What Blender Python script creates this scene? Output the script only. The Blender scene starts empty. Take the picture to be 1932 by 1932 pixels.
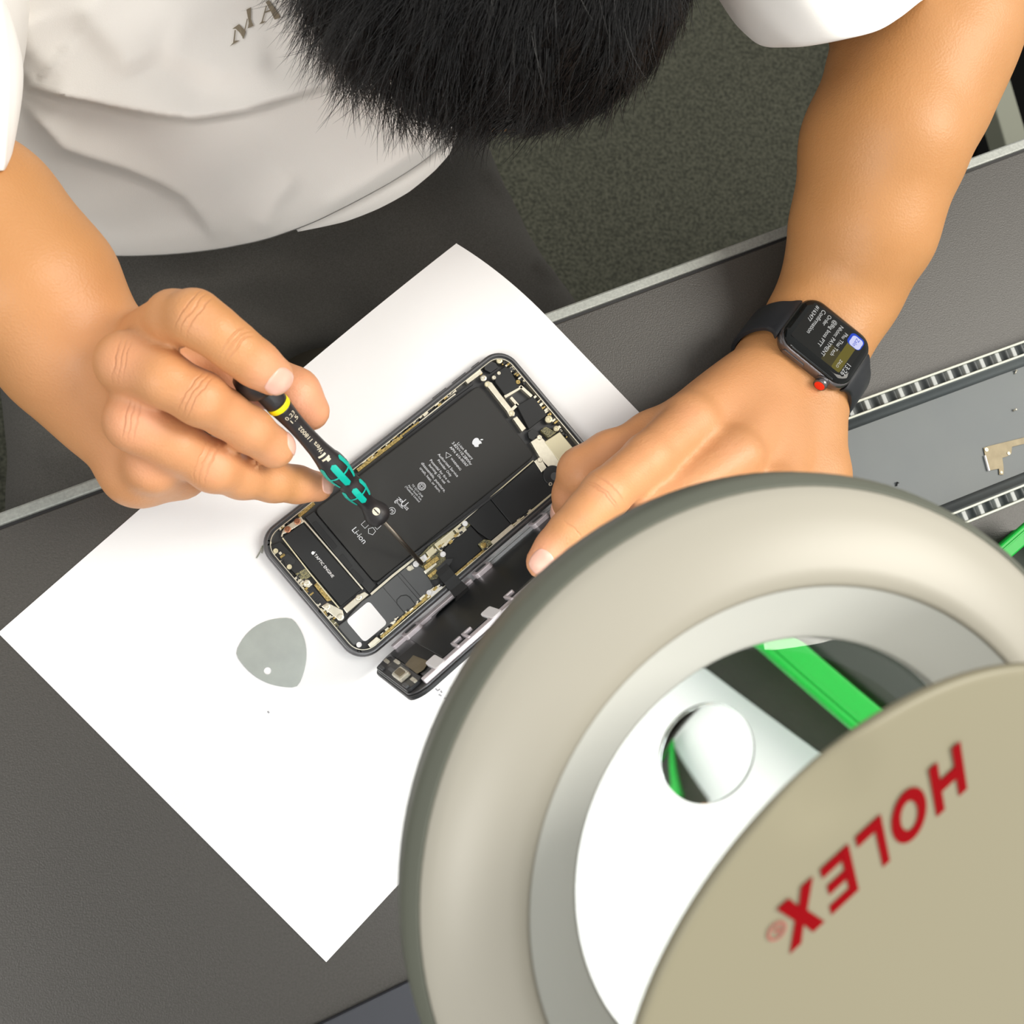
import bpy, math, random
import numpy as np
from mathutils import Matrix, Vector
rng = np.random.default_rng(7); random.seed(7)
sc = bpy.context.scene
COL = sc.collection
# ------------------------------------------------------------------ camera
# everything below is laid out in millimetres, x right, y away, z above the desk top; the desk top is 0.75 m above the floor
DESK = 750.0
F, RX, RY, H = 1950.0, .158, -.199, 504.0
cx, sx, cy, sy = math.cos(RX), math.sin(RX), math.cos(RY), math.sin(RY)
RM = np.array([[cy, 0, sy], [0, 1, 0], [-sy, 0, cy]]) @ np.array([[1, 0, 0], [0, cx, -sx], [0, sx, cx]])
O = np.array([0, 0, H])
cam = bpy.data.cameras.new('camera'); co = bpy.data.objects.new('camera', cam); COL.objects.link(co)
m4 = Matrix(RM.tolist()).to_4x4(); m4.translation = Vector((0, 0, (H + DESK) / 1000)); co.matrix_world = m4
cam.sensor_width = 36; cam.lens = F / 1932 * 36; cam.clip_start = .02; cam.clip_end = 30
cam.dof.use_dof = True; cam.dof.focus_distance = .50; cam.dof.aperture_fstop = 16.5
sc.camera = co
# ------------------------------------------------------------------ light
w = bpy.data.worlds.new('room_light'); sc.world = w; w.use_nodes = True
bg = w.node_tree.nodes['Background']; bg.inputs[0].default_value = (1, .985, .95, 1); bg.inputs[1].default_value = .74
def area(name, loc, target, size, power, color):
    l = bpy.data.lights.new(name, 'AREA'); l.shape = 'RECTANGLE'; l.size = size[0]; l.size_y = size[1]; l.energy = power; l.color = color
    o = bpy.data.objects.new(name, l); COL.objects.link(o); o.location = loc
    o.rotation_euler = (Vector(target) - Vector(loc)).to_track_quat('-Z', 'Y').to_euler(); return o
area('ceiling_panel_light', (1.75, .45, 2.75), (.1, .1, .75), (1.0, 1.5), 62, (1, .95, .86))
area('ceiling_panel_light', (-1.2, -1.0, 2.75), (0, .1, .75), (.6, 1.0), 20, (1, .97, .92))  # unseen fill light, added to soften the side away from the key
sc.view_settings.view_transform = 'Standard'; sc.view_settings.look = 'None'
sc.view_settings.exposure = 0.0; sc.view_settings.gamma = 1
# ------------------------------------------------------------------ helpers
def ray(px, py): return RM @ np.array([(px - 966) / F, -(py - 966) / F, -1.0])
def P(px, py, z=0.0):
    d = ray(px, py); return O + d * (z - H) / d[2]
def proj(p):
    q = RM.T @ (np.asarray(p) - O); return np.array([966 + F * q[0] / -q[2], 966 - F * q[1] / -q[2]])
C1, C2, C3, C4 = (460, 640), (760, 640), (460, 940), (700, 920)
def cp(c, X, Y): return (c[0] + X / 4.83, c[1] + Y / 4.83)
def nrm(v): v = np.asarray(v, float); return v / np.linalg.norm(v)
MATS = {}
def mat(name, col, rough=.5, metal=0., noise=None, bump=None, **kw):
    """noise=(scale, second colour, contrast) ; bump=(scale, strength, distance m)"""
    m = bpy.data.materials.new(name); m.use_nodes = True; nt = m.node_tree; b = nt.nodes['Principled BSDF']
    b.inputs['Base Color'].default_value = (*col, 1); b.inputs['Roughness'].default_value = rough; b.inputs['Metallic'].default_value = metal
    for k, v in kw.items():
        b.inputs[k.replace('_', ' ')].default_value = v
    tc = nt.nodes.new('ShaderNodeTexCoord')
    if noise:
        n = nt.nodes.new('ShaderNodeTexNoise'); n.inputs['Scale'].default_value = noise[0]; n.inputs['Detail'].default_value = 4
        r = nt.nodes.new('ShaderNodeValToRGB'); e = r.color_ramp.elements
        e[0].position = .5 - noise[2]; e[1].position = .5 + noise[2]
        e[0].color = (*col, 1); e[1].color = (*noise[1], 1)
        nt.links.new(tc.outputs['Object'], n.inputs['Vector']); nt.links.new(n.outputs['Fac'], r.inputs['Fac']); nt.links.new(r.outputs['Color'], b.inputs['Base Color'])
    if bump:
        n = nt.nodes.new('ShaderNodeTexNoise'); n.inputs['Scale'].default_value = bump[0]; n.inputs['Detail'].default_value = 3
        bp = nt.nodes.new('ShaderNodeBump'); bp.inputs['Strength'].default_value = bump[1]; bp.inputs['Distance'].default_value = bump[2]
        nt.links.new(tc.outputs['Object'], n.inputs['Vector']); nt.links.new(n.outputs['Fac'], bp.inputs['Height']); nt.links.new(bp.outputs['Normal'], b.inputs['Normal'])
    MATS[name] = m; return m
def emat(name, col, strength):
    m = bpy.data.materials.new(name); m.use_nodes = True; nt = m.node_tree; b = nt.nodes['Principled BSDF']
    b.inputs['Base Color'].default_value = (0, 0, 0, 1); b.inputs['Specular IOR Level'].default_value = .15; b.inputs['Emission Color'].default_value = (*col, 1); b.inputs['Emission Strength'].default_value = strength
    return m
def props(o, label=None, cat=None, group=None, kind=None):
    if label: o['label'] = label
    if cat: o['category'] = cat
    if group: o['group'] = group
    if kind: o['kind'] = kind
    return o
def W(p): return (p[0] / 1000, p[1] / 1000, (p[2] + DESK) / 1000)
def empty(name, loc, label, cat, group=None):
    o = bpy.data.objects.new(name, None); COL.objects.link(o); o.location = W(loc); o.empty_display_size = .02; o['_o'] = list(map(float, loc))
    return props(o, label, cat, group)
def mesh(name, V, Fc, m, parent=None, smooth=False, loc=None, bevel=0):
    """one mesh object; V in desk millimetres; origin at loc (top level) or at its parent's origin"""
    V = np.asarray(V, float)
    org = np.array(parent['_o']) if parent is not None else (np.array(loc, float) if loc is not None else np.array([V[:, 0].mean(), V[:, 1].mean(), V[:, 2].min()]))
    me = bpy.data.meshes.new(name); me.from_pydata(((V - org) / 1000).tolist(), [], [list(map(int, f)) for f in Fc]); me.update()
    mats = m if isinstance(m, (list, tuple)) else [m]
    for q in mats: me.materials.append(q)
    o = bpy.data.objects.new(name, me); COL.objects.link(o); o['_o'] = org.tolist()
    if parent is not None: o.parent = parent
    else: o.location = W(org)
    if smooth: me.polygons.foreach_set('use_smooth', [True] * len(me.polygons))
    if bevel:
        b = o.modifiers.new('bevel', 'BEVEL'); b.width = bevel / 1000; b.segments = 2; b.limit_method = 'ANGLE'; b.angle_limit = math.radians(40)
    return o
class MB:
    def __init__(s): s.V = []; s.F = []; s.n = 0
    def add(s, V, Fc):
        V = np.asarray(V, float); s.V.append(V); s.F += [[i + s.n for i in f] for f in Fc]; s.n += len(V); return s
    def prism(s, poly, z0, z1):
        """poly: list of (x, y) in mm (any winding)"""
        p = np.asarray(poly, float)[:, :2]
        if np.sum(p[:, 0] * np.roll(p[:, 1], -1) - np.roll(p[:, 0], -1) * p[:, 1]) < 0: p = p[::-1]
        n = len(p); V = np.r_[np.c_[p, np.full(n, z0)], np.c_[p, np.full(n, z1)]]
        return s.add(V, [list(range(n))[::-1], list(range(n, 2 * n))] + [[i, (i + 1) % n, n + (i + 1) % n, n + i] for i in range(n)])
    def fprism(s, poly, c0, c1, fr):
        """prism in a frame fr=(origin,u,v,w)"""
        k = MB().prism(poly, c0, c1); V = np.vstack(k.V); o, u, v, w_ = fr
        return s.add(o + V[:, :1] * u + V[:, 1:2] * v + V[:, 2:] * w_, k.F)
    def tube(s, pts, r, seg=8, closed=False, cap=True):
        pts = np.asarray(pts, float); n = len(pts); r = np.broadcast_to(r, (n,)); up = np.array([0, 0, 1.]); V = []; prev = None
        for i in range(n):
            t = nrm(pts[(i + 1) % n] - pts[i - 1]) if closed else nrm(pts[min(i + 1, n - 1)] - pts[max(i - 1, 0)])
            if prev is None: a = np.cross(t, up); a = a if np.linalg.norm(a) > .1 else np.cross(t, [1, 0, 0]); a = nrm(a)
            else: a = nrm(prev - t * (prev @ t))
            prev = a; b = np.cross(t, a); th = np.arange(seg) * 2 * math.pi / seg
            V.append(pts[i] + r[i] * (np.cos(th)[:, None] * a + np.sin(th)[:, None] * b))
        Fc = []
        for i in range(n if closed else n - 1):
            j = (i + 1) % n
            for k in range(seg): Fc.append([i * seg + k, i * seg + (k + 1) % seg, j * seg + (k + 1) % seg, j * seg + k])
        if cap and not closed: Fc += [list(range(seg))[::-1], [(n - 1) * seg + k for k in range(seg)]]
        return s.add(np.vstack(V), Fc)
    def lathe(s, prof, o, ax, seg=48, close=False, ref=(1, 0, 0.1)):
        """prof: (radius, height) list along ax from o"""
        ax = nrm(ax); a = nrm(np.cross(ref, ax)); b = np.cross(ax, a); th = np.arange(seg) * 2 * math.pi / seg
        ring = np.cos(th)[:, None] * a + np.sin(th)[:, None] * b; V = [np.asarray(o) + r * ring + h * ax for r, h in prof]; n = len(prof); Fc = []
        for i in range(n if close else n - 1):
            j = (i + 1) % n
            for k in range(seg): Fc.append([i * seg + k, i * seg + (k + 1) % seg, j * seg + (k + 1) % seg, j * seg + k])
        if not close: Fc += [list(range(seg))[::-1], [(n - 1) * seg + k for k in range(seg)]]
        return s.add(np.vstack(V), Fc)
    def obj(s, name, m, parent=None, smooth=False, loc=None, bevel=0): return mesh(name, np.vstack(s.V), s.F, m, parent, smooth, loc, bevel)
def autosmooth(o, ang=35):
    me = o.data; me.polygons.foreach_set('use_smooth', [True] * len(me.polygons))
    m = o.modifiers.new('edges', 'EDGE_SPLIT'); m.split_angle = math.radians(ang); return o
def rrect(a0, a1, b0, b1, r, seg=6):
    out = []
    for cx_, cy_, t0 in ((a1 - r, b1 - r, 0), (a0 + r, b1 - r, 90), (a0 + r, b0 + r, 180), (a1 - r, b0 + r, 270)):
        for k in range(seg + 1):
            t = math.radians(t0 + 90 * k / seg); out.append((cx_ + r * math.cos(t), cy_ + r * math.sin(t)))
    return out
def circ(c, r, seg=20, ph=0): return [(c[0] + r * math.cos(ph + 2 * math.pi * k / seg), c[1] + r * math.sin(ph + 2 * math.pi * k / seg)) for k in range(seg)]
def pxy(c, pts, z): return [tuple(P(*cp(c, *p), z)[:2]) for p in pts]
def font_mesh(s, size=1.0, shear=0., offset=0.):
    cu = bpy.data.curves.new('t', 'FONT'); cu.body = s; cu.size = size; cu.shear = shear; cu.offset = offset; cu.resolution_u = 3
    ob = bpy.data.objects.new('t', cu); COL.objects.link(ob)
    me = bpy.data.meshes.new_from_object(ob)
    V = np.array([v.co[:2] for v in me.vertices]).reshape(-1, 2); Fc = [list(p.vertices) for p in me.polygons]
    bpy.data.objects.remove(ob); bpy.data.meshes.remove(me); return V, Fc
def text_on(mb, s, p0, p1, up, lift=.05, shear=0., offset=0., hscale=1.0, height=None):
    """lay the word s along the line p0-p1 (its middle line), letters upright towards up, glyphs facing p0p1 x up"""
    V, Fc = font_mesh(s, 1.0, shear, offset); p0 = np.asarray(p0, float); p1 = np.asarray(p1, float)
    L = np.linalg.norm(p1 - p0); u = (p1 - p0) / L; v = np.asarray(up, float); v = nrm(v - u * (u @ v)); n = np.cross(u, v)
    w0, w1 = V[:, 0].min(), V[:, 0].max(); k = L / (w1 - w0); ky = k * hscale
    cap = .35
    if height: ky = height / .7
    mb.add(p0 + (V[:, :1] - w0) * k * u + (V[:, 1:] - cap) * ky * v + n * lift, Fc)
APPLE = [(0, .30), (.12, .36), (.27, .37), (.42, .28), (.34, .19), (.30, .05), (.33, -.08), (.46, -.18), (.38, -.34), (.27, -.47), (.15, -.50), (.02, -.45), (-.10, -.50), (-.22, -.47), (-.35, -.32), (-.43, -.12), (-.44, .10), (-.36, .27), (-.22, .36), (-.10, .34)]
LEAF = [(0, .42), (.02, .55), (.10, .66), (.20, .70), (.20, .58), (.12, .46)]
def logo_on(mb, poly, c, up, right, size, lift=.05):
    n = np.cross(right, up); V = np.array([np.asarray(c) + size * (x * right + y * up) + n * lift for x, y in poly]); mb.add(V, [list(range(len(poly)))])
def finish(o):
    return o
# ------------------------------------------------------------------ materials
M_desk = mat('desk_laminate', (.040, .037, .032), .42, noise=(900, (.055, .051, .045), .2), bump=(1300, .28, .0006))
M_alu = mat('brushed_aluminium', (.26, .275, .255), .45, .4, noise=(700, (.36, .375, .35), .25), bump=(900, .2, .0003))
M_blackgap = mat('gap_black', (.008, .008, .009), .6)
M_carpet = mat('carpet', (.022, .024, .015), .95, noise=(260, (.078, .080, .056), .13), bump=(350, .9, .004))
M_paper = mat('white_paper', (.79, .79, .80), .75, bump=(60, .06, .001))
M_pencil = mat('grey_ink', (.32, .32, .34), .7)
M_skin = mat('skin', (.68, .36, .15), .48)
M_white = mat('plastic_off_white', (.43, .41, .345), .38, bump=(300, .05, .0003))
# skin: base tone mixed with the redder tone of knuckles, fingertips and lamp-lit hands, fine pores
def build_skin():
    nt = M_skin.node_tree; b = nt.nodes['Principled BSDF']
    at = nt.nodes.new('ShaderNodeAttribute'); at.attribute_name = 'flush_glow'
    tc = nt.nodes.new('ShaderNodeTexCoord')
    n = nt.nodes.new('ShaderNodeTexNoise'); n.inputs['Scale'].default_value = 45; n.inputs['Detail'].default_value = 5
    r = nt.nodes.new('ShaderNodeMix'); r.data_type = 'RGBA'
    r.inputs[6].default_value = (.50, .232, .078, 1); r.inputs[7].default_value = (.56, .272, .102, 1)
    nt.links.new(tc.outputs['Object'], n.inputs['Vector']); nt.links.new(n.outputs['Fac'], r.inputs[0])
    r2 = nt.nodes.new('ShaderNodeMix'); r2.data_type = 'RGBA'; r2.inputs[7].default_value = (.78, .36, .21, 1)
    nt.links.new(at.outputs['Fac'], r2.inputs[0]); nt.links.new(r.outputs[2], r2.inputs[6]); nt.links.new(r2.outputs[2], b.inputs['Base Color'])
    b.inputs['Subsurface Weight'].default_value = .12; b.inputs['Subsurface Radius'].default_value = (1.0, .45, .2); b.inputs['Subsurface Scale'].default_value = .004
    v = nt.nodes.new('ShaderNodeTexVoronoi'); v.inputs['Scale'].default_value = 900
    n2 = nt.nodes.new('ShaderNodeTexNoise'); n2.inputs['Scale'].default_value = 220; n2.inputs['Detail'].default_value = 4
    bp = nt.nodes.new('ShaderNodeBump'); bp.inputs['Strength'].default_value = .25; bp.inputs['Distance'].default_value = .0004
    ad = nt.nodes.new('ShaderNodeMath'); ad.operation = 'ADD'
    nt.links.new(tc.outputs['Object'], v.inputs['Vector']); nt.links.new(tc.outputs['Object'], n2.inputs['Vector'])
    nt.links.new(v.outputs['Distance'], ad.inputs[0]); nt.links.new(n2.outputs['Fac'], ad.inputs[1]); nt.links.new(ad.outputs[0], bp.inputs['Height']); nt.links.new(bp.outputs['Normal'], b.inputs['Normal'])
build_skin()
M_nail = mat('nail', (.80, .46, .36), .25)
M_nailtip = mat('nail_tip', (.82, .70, .52), .3)
M_shirt = mat('white_cotton', (.86, .835, .80), .9, bump=(1500, .15, .0004))
M_shirt.node_tree.nodes['Principled BSDF'].inputs['Sheen Weight'].default_value = .15
M_trouser = mat('charcoal_wool', (.072, .069, .063), .95, Specular_IOR_Level=.08, noise=(1200, (.108, .104, .096), .2), bump=(1600, .3, .0005))
M_hair = mat('black_hair', (.006, .0055, .0055), .32)
M_scalp = mat('hair_roots', (.006, .005, .005), .9, Specular_IOR_Level=.1)
M_print = mat('shirt_print', (.24, .20, .14), .8)
M_pframe = mat('space_grey_aluminium', (.13, .13, .135), .33, .8)
M_pfloor = mat('phone_inner_black', (.022, .023, .026), .45)
M_batt = mat('battery_wrap', (.030, .030, .029), .55, Specular_IOR_Level=.22, bump=(500, .08, .0003))
M_tape = mat('black_tape', (.024, .025, .026), .45, Specular_IOR_Level=.3)
M_shield = mat('black_shield_foil', (.020, .021, .022), .5, Specular_IOR_Level=.25)
M_black = mat('black_plastic', (.012, .013, .015), .4)
M_silver = mat('nickel_silver', (.62, .58, .47), .32, .75, noise=(400, (.74, .70, .58), .3))
M_gold = mat('gold_contacts', (.55, .40, .14), .35, .8, noise=(1800, (.20, .15, .06), .12))
M_cream = mat('cream_metal', (.60, .55, .38), .4, .4)
M_copper = mat('copper_screw', (.35, .16, .09), .35, .7)
M_pcb = mat('circuit_board', (.03, .035, .03), .5, noise=(2500, (.30, .27, .12), .1))
M_pwhite = mat('white_label', (.85, .85, .86), .5)
M_ink = mat('label_ink', (.62, .64, .68), .6)
M_grey = mat('grey_speaker_cover', (.08, .084, .088), .5)
M_lcd = mat('black_lcd_shield', (.010, .012, .014), .32)
M_railw = mat('polished_rail', (.80, .74, .78), .25, .35)
M_clear = mat('clear_plastic', (.85, .88, .90), .12, Transmission_Weight=.75, IOR=1.3)
M_teal = mat('teal_grip', (.0, .42, .33), .45)
M_yellow = mat('yellow_ring', (.85, .72, .0), .4)
M_drv = mat('driver_black', (.018, .016, .017), .38, bump=(700, .1, .0003))
M_drvink = mat('driver_print', (.70, .63, .48), .5)
M_steel = mat('dark_steel', (.10, .085, .07), .3, .8)
M_pick = mat('dull_steel', (.34, .36, .34), .38, .7, noise=(90, (.42, .45, .42), .3), bump=(300, .08, .0002))
M_watch = mat('watch_grey_case', (.16, .15, .155), .26, .85)
M_glass = mat('watch_glass', (.006, .007, .007), .04, Specular_IOR_Level=.25)
M_band = mat('black_silicone', (.014, .016, .020), .48)
M_red = mat('red_crown', (.85, .02, .0), .4)
M_rim = mat('lamp_rim_grey', (.125, .135, .105), .5)
M_ring2 = mat('lamp_inner_grey', (.78, .80, .76), .5)
M_cover = mat('cover_beige', (.285, .262, .178), .45)
M_redink = mat('red_print', (.25, .0, .003), .7, Specular_IOR_Level=.08)
M_redpale = mat('pale_red_print', (.40, .11, .09), .6)
M_lens = bpy.data.materials.new('lens_glass'); M_lens.use_nodes = True
_b = M_lens.node_tree.nodes['Principled BSDF']; _b.inputs['Base Color'].default_value = (.96, 1, .985, 1); _b.inputs['Roughness'].default_value = 0; _b.inputs['Transmission Weight'].default_value = 1; _b.inputs['IOR'].default_value = 1.5
M_led = emat('led_ring', (.93, .98, 1), 26)
M_green = mat('green_plastic', (.0, .38, .035), .4, Specular_IOR_Level=.3)
M_traywall = mat('tray_frosted_plastic', (.50, .52, .44), .35)
M_trayrib = mat('tray_rib_plastic', (.34, .36, .35), .4)
M_trayfloor = mat('tray_floor_plastic', (.105, .122, .130), .55, noise=(22, (.125, .14, .14), .3), bump=(40, .1, .001), Specular_IOR_Level=.3, Coat_Weight=.12, Coat_Roughness=.12)
M_frameg = mat('painted_steel_grey', (.22, .23, .18), .45)
M_blackbox = mat('matt_black', (.003, .003, .003), .9, Specular_IOR_Level=.05)
M_seat = mat('beige_upholstery', (.60, .54, .42), .8)
M_bracket = mat('worn_nickel', (.17, .135, .075), .5, .3, noise=(150, (.24, .20, .12), .25))
M_mat = mat('dark_blue_grey_cover', (.035, .038, .048), .5)
M_foam = mat('dark_foam', (.03, .036, .03), .8)
# ------------------------------------------------------------------ floor and desk
s_ = 3000
props(MB().prism([(-s_, -s_), (s_, -s_), (s_, s_), (-s_, s_)], -DESK - 20, -DESK).obj('floor', M_carpet, loc=(0, 0, -DESK - 20)), kind='structure')
EA = P(0, 985, 0); EB = P(1932, 275, 0); ed = nrm(EB - EA); en = np.array([-ed[1], ed[0], 0])     # ed along the front edge, en towards the person
def dk(a, b, z=0): return EA + ed * a + en * b + np.array([0, 0, z])
desk = empty('desk', dk(300, -400, -DESK), 'dark grey workbench with a silver aluminium front edge under paper and tray', 'desk')
MB().prism([dk(-700, -3.2)[:2], dk(1300, -3.2)[:2], dk(1300, -800)[:2], dk(-700, -800)[:2]], -26, 0).obj('desk_top', M_desk, desk, bevel=.6)
MB().prism([dk(-700, -3.3)[:2], dk(1300, -3.3)[:2], dk(1300, -1.6)[:2], dk(-700, -1.6)[:2]], -25, -1.2).obj('edge_gap', M_blackgap, desk)  # black strip standing in for the dark gap behind the trim
MB().prism([dk(-700, -1.7)[:2], dk(1300, -1.7)[:2], dk(1300, 4.2)[:2], dk(-700, 4.2)[:2]], -26, .5).obj('edge_trim', M_alu, desk, bevel=1.0)
for a in (-600, 1200):
    MB().prism([dk(a, -360)[:2], dk(a + 60, -360)[:2], dk(a + 60, -440)[:2], dk(a, -440)[:2]], -DESK + 30, -26).obj('leg', M_frameg, desk, bevel=3)
    MB().prism([dk(a - 10, -40)[:2], dk(a + 70, -40)[:2], dk(a + 70, -740)[:2], dk(a - 10, -740)[:2]], -DESK, -DESK + 30).obj('foot', M_frameg, desk, bevel=3)
# grey steel floor bar and the black unit beyond the desk edge, upper right
zb = -560
q = [P(1858, 60, zb), P(1900, 60, zb), P(1955, 320, zb), P(1888, 290, zb)]
fb = empty('steel_frame', (q[0] + q[2]) / 2 * [1, 1, 0] + [0, 0, -DESK], 'grey painted steel bar of a low frame beyond the desk edge, right of the elbow', 'frame')
d1 = nrm(P(1925, 290, zb) - P(1878, 130, zb)); a1 = P(1902, 210, zb); pr = np.cross([0, 0, 1], d1)
MB().prism([(a1 + d1 * l + pr * k)[:2] for l, k in ((-150, -17), (260, -17), (260, 17), (-150, 17))], zb - 30, zb).obj('bar', M_frameg, fb, bevel=2)
for l in (-140, 250):
    MB().prism([(a1 + d1 * (l + i) + pr * k)[:2] for i, k in ((-10, -12), (10, -12), (10, 12), (-10, 12))], -DESK, zb - 30).obj('post', M_frameg, fb)
q1, q2 = P(1800, 300, -690), P(1790, -60, -690)
bl = [(P(1790, -150, -690) + np.array([0, 0, 0]))[:2], P(2300, -150, -690)[:2], P(2300, 420, -690)[:2], P(1800, 420, -690)[:2]]
props(MB().prism(bl, -DESK, -640).obj('equipment_box', M_blackbox, bevel=4), 'matt black flat box on the carpet behind the bent elbow', 'box')
# stool
st = empty('stool', P(420, 560, -300) * [1, 1, 0] + [0, 0, -DESK], 'stool with a beige seat under the person, a sliver showing between the thighs', 'stool')
c0 = P(440, 560, -300)
MB().lathe([(2, -357), (150, -357), (160, -347), (165, -330), (158, -316), (130, -312), (2, -311)], [c0[0], c0[1], 0], [0, 0, 1], 48).obj('seat', M_seat, st, True)
MB().lathe([(28, -700), (28, -357)], [c0[0], c0[1], 0], [0, 0, 1], 24).obj('post', M_frameg, st, True)
MB().lathe([(180, -750), (180, -735), (60, -715), (28, -700)], [c0[0], c0[1], 0], [0, 0, 1], 48).obj('base', M_frameg, st, True)
# ------------------------------------------------------------------ paper sheets
at_ = .791; pu = np.array([math.cos(at_), math.sin(at_), 0]); pv = np.array([pu[1], -pu[0], 0]); PL = np.array([-134, 19.4, 0])
def sheet(name, org, u, v, L1, L2, zf, m, nx=60, ny=40, curl=None):
    V = []
    for i in range(nx + 1):
        for j in range(ny + 1):
            p = org + u * L1 * i / nx + v * L2 * j / ny; V.append([p[0], p[1], zf(p)])
    V = np.array(V); n = len(V); V2 = V.copy(); V2[:, 2] -= .12; Fc = []
    idx = lambda i, j: i * (ny + 1) + j
    for i in range(nx):
        for j in range(ny):
            q = [idx(i, j), idx(i, j + 1), idx(i + 1, j + 1), idx(i + 1, j)]
            Fc.append(q); Fc.append([k + n for k in q[::-1]])
    bd = [idx(i, 0) for i in range(nx)] + [idx(nx, j) for j in range(ny)] + [idx(i, ny) for i in range(nx, 0, -1)] + [idx(0, j) for j in range(ny, 0, -1)]
    for a, b in zip(bd, bd[1:] + bd[:1]): Fc.append([a, b, b + n, a + n])
    return autosmooth(mesh(name, np.vstack([V, V2]), Fc, m, loc=(V[0, 0], V[0, 1], 0)))
def zpaper(p):
    e = (p - EA) @ en - 2.0
    return .62 if e < 0 else .62 - 20.5 * (e / 61) ** 2
sh = sheet('paper_sheet', PL, pu, pv, 297, 210, zpaper, M_paper)
props(sh, 'large white paper sheet lying under the opened phone and hanging over the desk edge', 'paper')
s2a, s2b = np.array([157, 9.3, 0.]), np.array([233, -48.7, 0.])
u2 = nrm(s2b - s2a); v2 = np.array([u2[1], -u2[0], 0])
v2 = v2 if v2[1] < 0 else -v2
props(sheet('paper_sheet', s2a, u2, v2, 245, 140, lambda p: .95, M_paper, 8, 8), 'second white sheet lying under the magnifying lens, showing through it', 'paper')
# pencil marks on the sheet
mk = MB()
def stroke(pts, r=.38, z=.72): MB().tube([P(x, y, z) for x, y in pts], r, 5).obj('pencil_mark', M_pencil, sh)
for pts in ([(822, 1299), (826, 1303), (830, 1300)], [(832, 1303), (834, 1307)], [(838, 1318), (846, 1315), (848, 1322), (842, 1326), (850, 1329), (846, 1335), (838, 1332)],
            [(812, 1377), (818, 1374), (822, 1381)], [(819, 1385), (826, 1383), (828, 1390)], [(850, 1298), (856, 1302), (862, 1297)], [(866, 1300), (872, 1305)], [(505, 1342), (508, 1345)],
            [(828, 1310), (833, 1313)], [(852, 1308), (858, 1306)]): stroke(pts)
# ------------------------------------------------------------------ dark cover at the bottom
q = [P(610, 1925, 0), P(790, 1838, 0)]; ud = nrm(q[1] - q[0]); vd = np.array([ud[1], -ud[0], 0])
cvr = empty('notebook', q[0] + ud * 50 + vd * 60, 'dark blue-grey notebook corner on the desk beside the lamp, at the bottom edge', 'notebook')
MB().prism([(q[0] + ud * a + vd * b)[:2] for a, b in ((-20, 0), (70, 0), (70, 90), (-20, 90))], .05, 4).obj('cover', M_mat, cvr, bevel=.8)
MB().prism([(q[0] + ud * a + vd * b)[:2] for a, b in ((-19, 1), (69, 1), (69, 89), (-19, 89))], .8, 3.2).obj('pages', M_pwhite, cvr)
# ------------------------------------------------------------------ steel opening pick
def pick():
    z = 1.1
    c = [P(551, 1166, z), P(444, 1233, z), P(562, 1297, z)]           # three corners
    bul = [P(484, 1180, z), P(492, 1283, z), P(578, 1225, z)]
    out = []
    for i in range(3):
        a, b = c[i], c[(i + 1) % 3]; m = [bul[0], bul[1], bul[2]][i]; ctrl = 2 * m - (a + b) / 2
        for k in range(14):
            t = (k + .35) / 13.7 if 0 else k / 14
            out.append((1 - t) ** 2 * a + 2 * t * (1 - t) * ctrl + t * t * b)
    pl = np.array(out)[:, :2]
    for _ in range(1): pl = (np.roll(pl, 1, 0) * .22 + pl * .56 + np.roll(pl, -1, 0) * .22)
    hc = P(505, 1266, z)[:2]; hole = np.array(circ(hc, 1.75, len(pl)))
    # ring of quads between outline and hole
    a0 = np.arctan2(*(pl - hc).T[::-1]); hole = np.array([hc + 1.75 * np.array([math.cos(t), math.sin(t)]) for t in a0])
    n = len(pl); V = []
    for zz in (.7, 1.1):
        V += [[*p, zz] for p in pl] + [[*p, zz] for p in hole]
    Fc = []
    for i in range(n):
        j = (i + 1) % n
        Fc += [[i, j, n + j, n + i], [2 * n + i, 3 * n + i, 3 * n + j, 2 * n + j], [i, 2 * n + i, 2 * n + j, j], [n + i, n + j, 3 * n + j, 3 * n + i]]
    return props(mesh('opening_pick', V, Fc, M_pick), 'triangular dull steel opening pick with a small hole on the white paper', 'tool')
pick()
# ------------------------------------------------------------------ the opened phone
PA = np.array([-24.135, 63.41, 0]); pt_ = .717; U = np.array([math.cos(pt_), math.sin(pt_), 0]); Vv = np.array([U[1], -U[0], 0]); Z = np.array([0, 0, 1.])
PF = (PA + Z * .7, U, -Vv, Z)           # right handed local frame a along U, b along -Vv (use negative b)
phone = empty('smartphone', PA + U * 79 + Vv * 39 + Z * .7, 'opened smartphone body showing its black battery and circuit boards on the white paper', 'phone')
def pr_(mb, poly, c0, c1): return mb.fprism([(a, -b) for a, b in poly], c0, c1, PF)
outer = rrect(0, 158.4, 0, 78.1, 11.5, 10); inner = rrect(1.9, 156.5, 1.9, 76.2, 9.8, 10)
mid = rrect(.5, 157.9, .5, 77.6, 11.0, 10); low = rrect(1.6, 156.8, 1.6, 76.5, 10, 10)
def loops(levels):
    n = len(levels[0][0]); V = []; Fc = []
    for poly, z in levels: V += [PF[0] + a * PF[1] - b * PF[2] + z * Z for a, b in poly]
    m = len(levels)
    for i in range(m - 1):
        for k in range(n): Fc.append([i * n + k, i * n + (k + 1) % n, (i + 1) * n + (k + 1) % n, (i + 1) * n + k])
    Fc.append([m - 1 >= 0 and (m - 1) * n + k for k in range(n)]); Fc.append(list(range(n))[::-1]); return V, Fc
V, Fc = loops([(low, 0), (mid, .7), (outer, 2.2), (outer, 5.0), (mid, 6.3), (rrect(1.0, 157.4, 1.0, 77.1, 10.6, 10), 6.5), (inner, 6.4), (inner, 1.6)])
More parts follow.
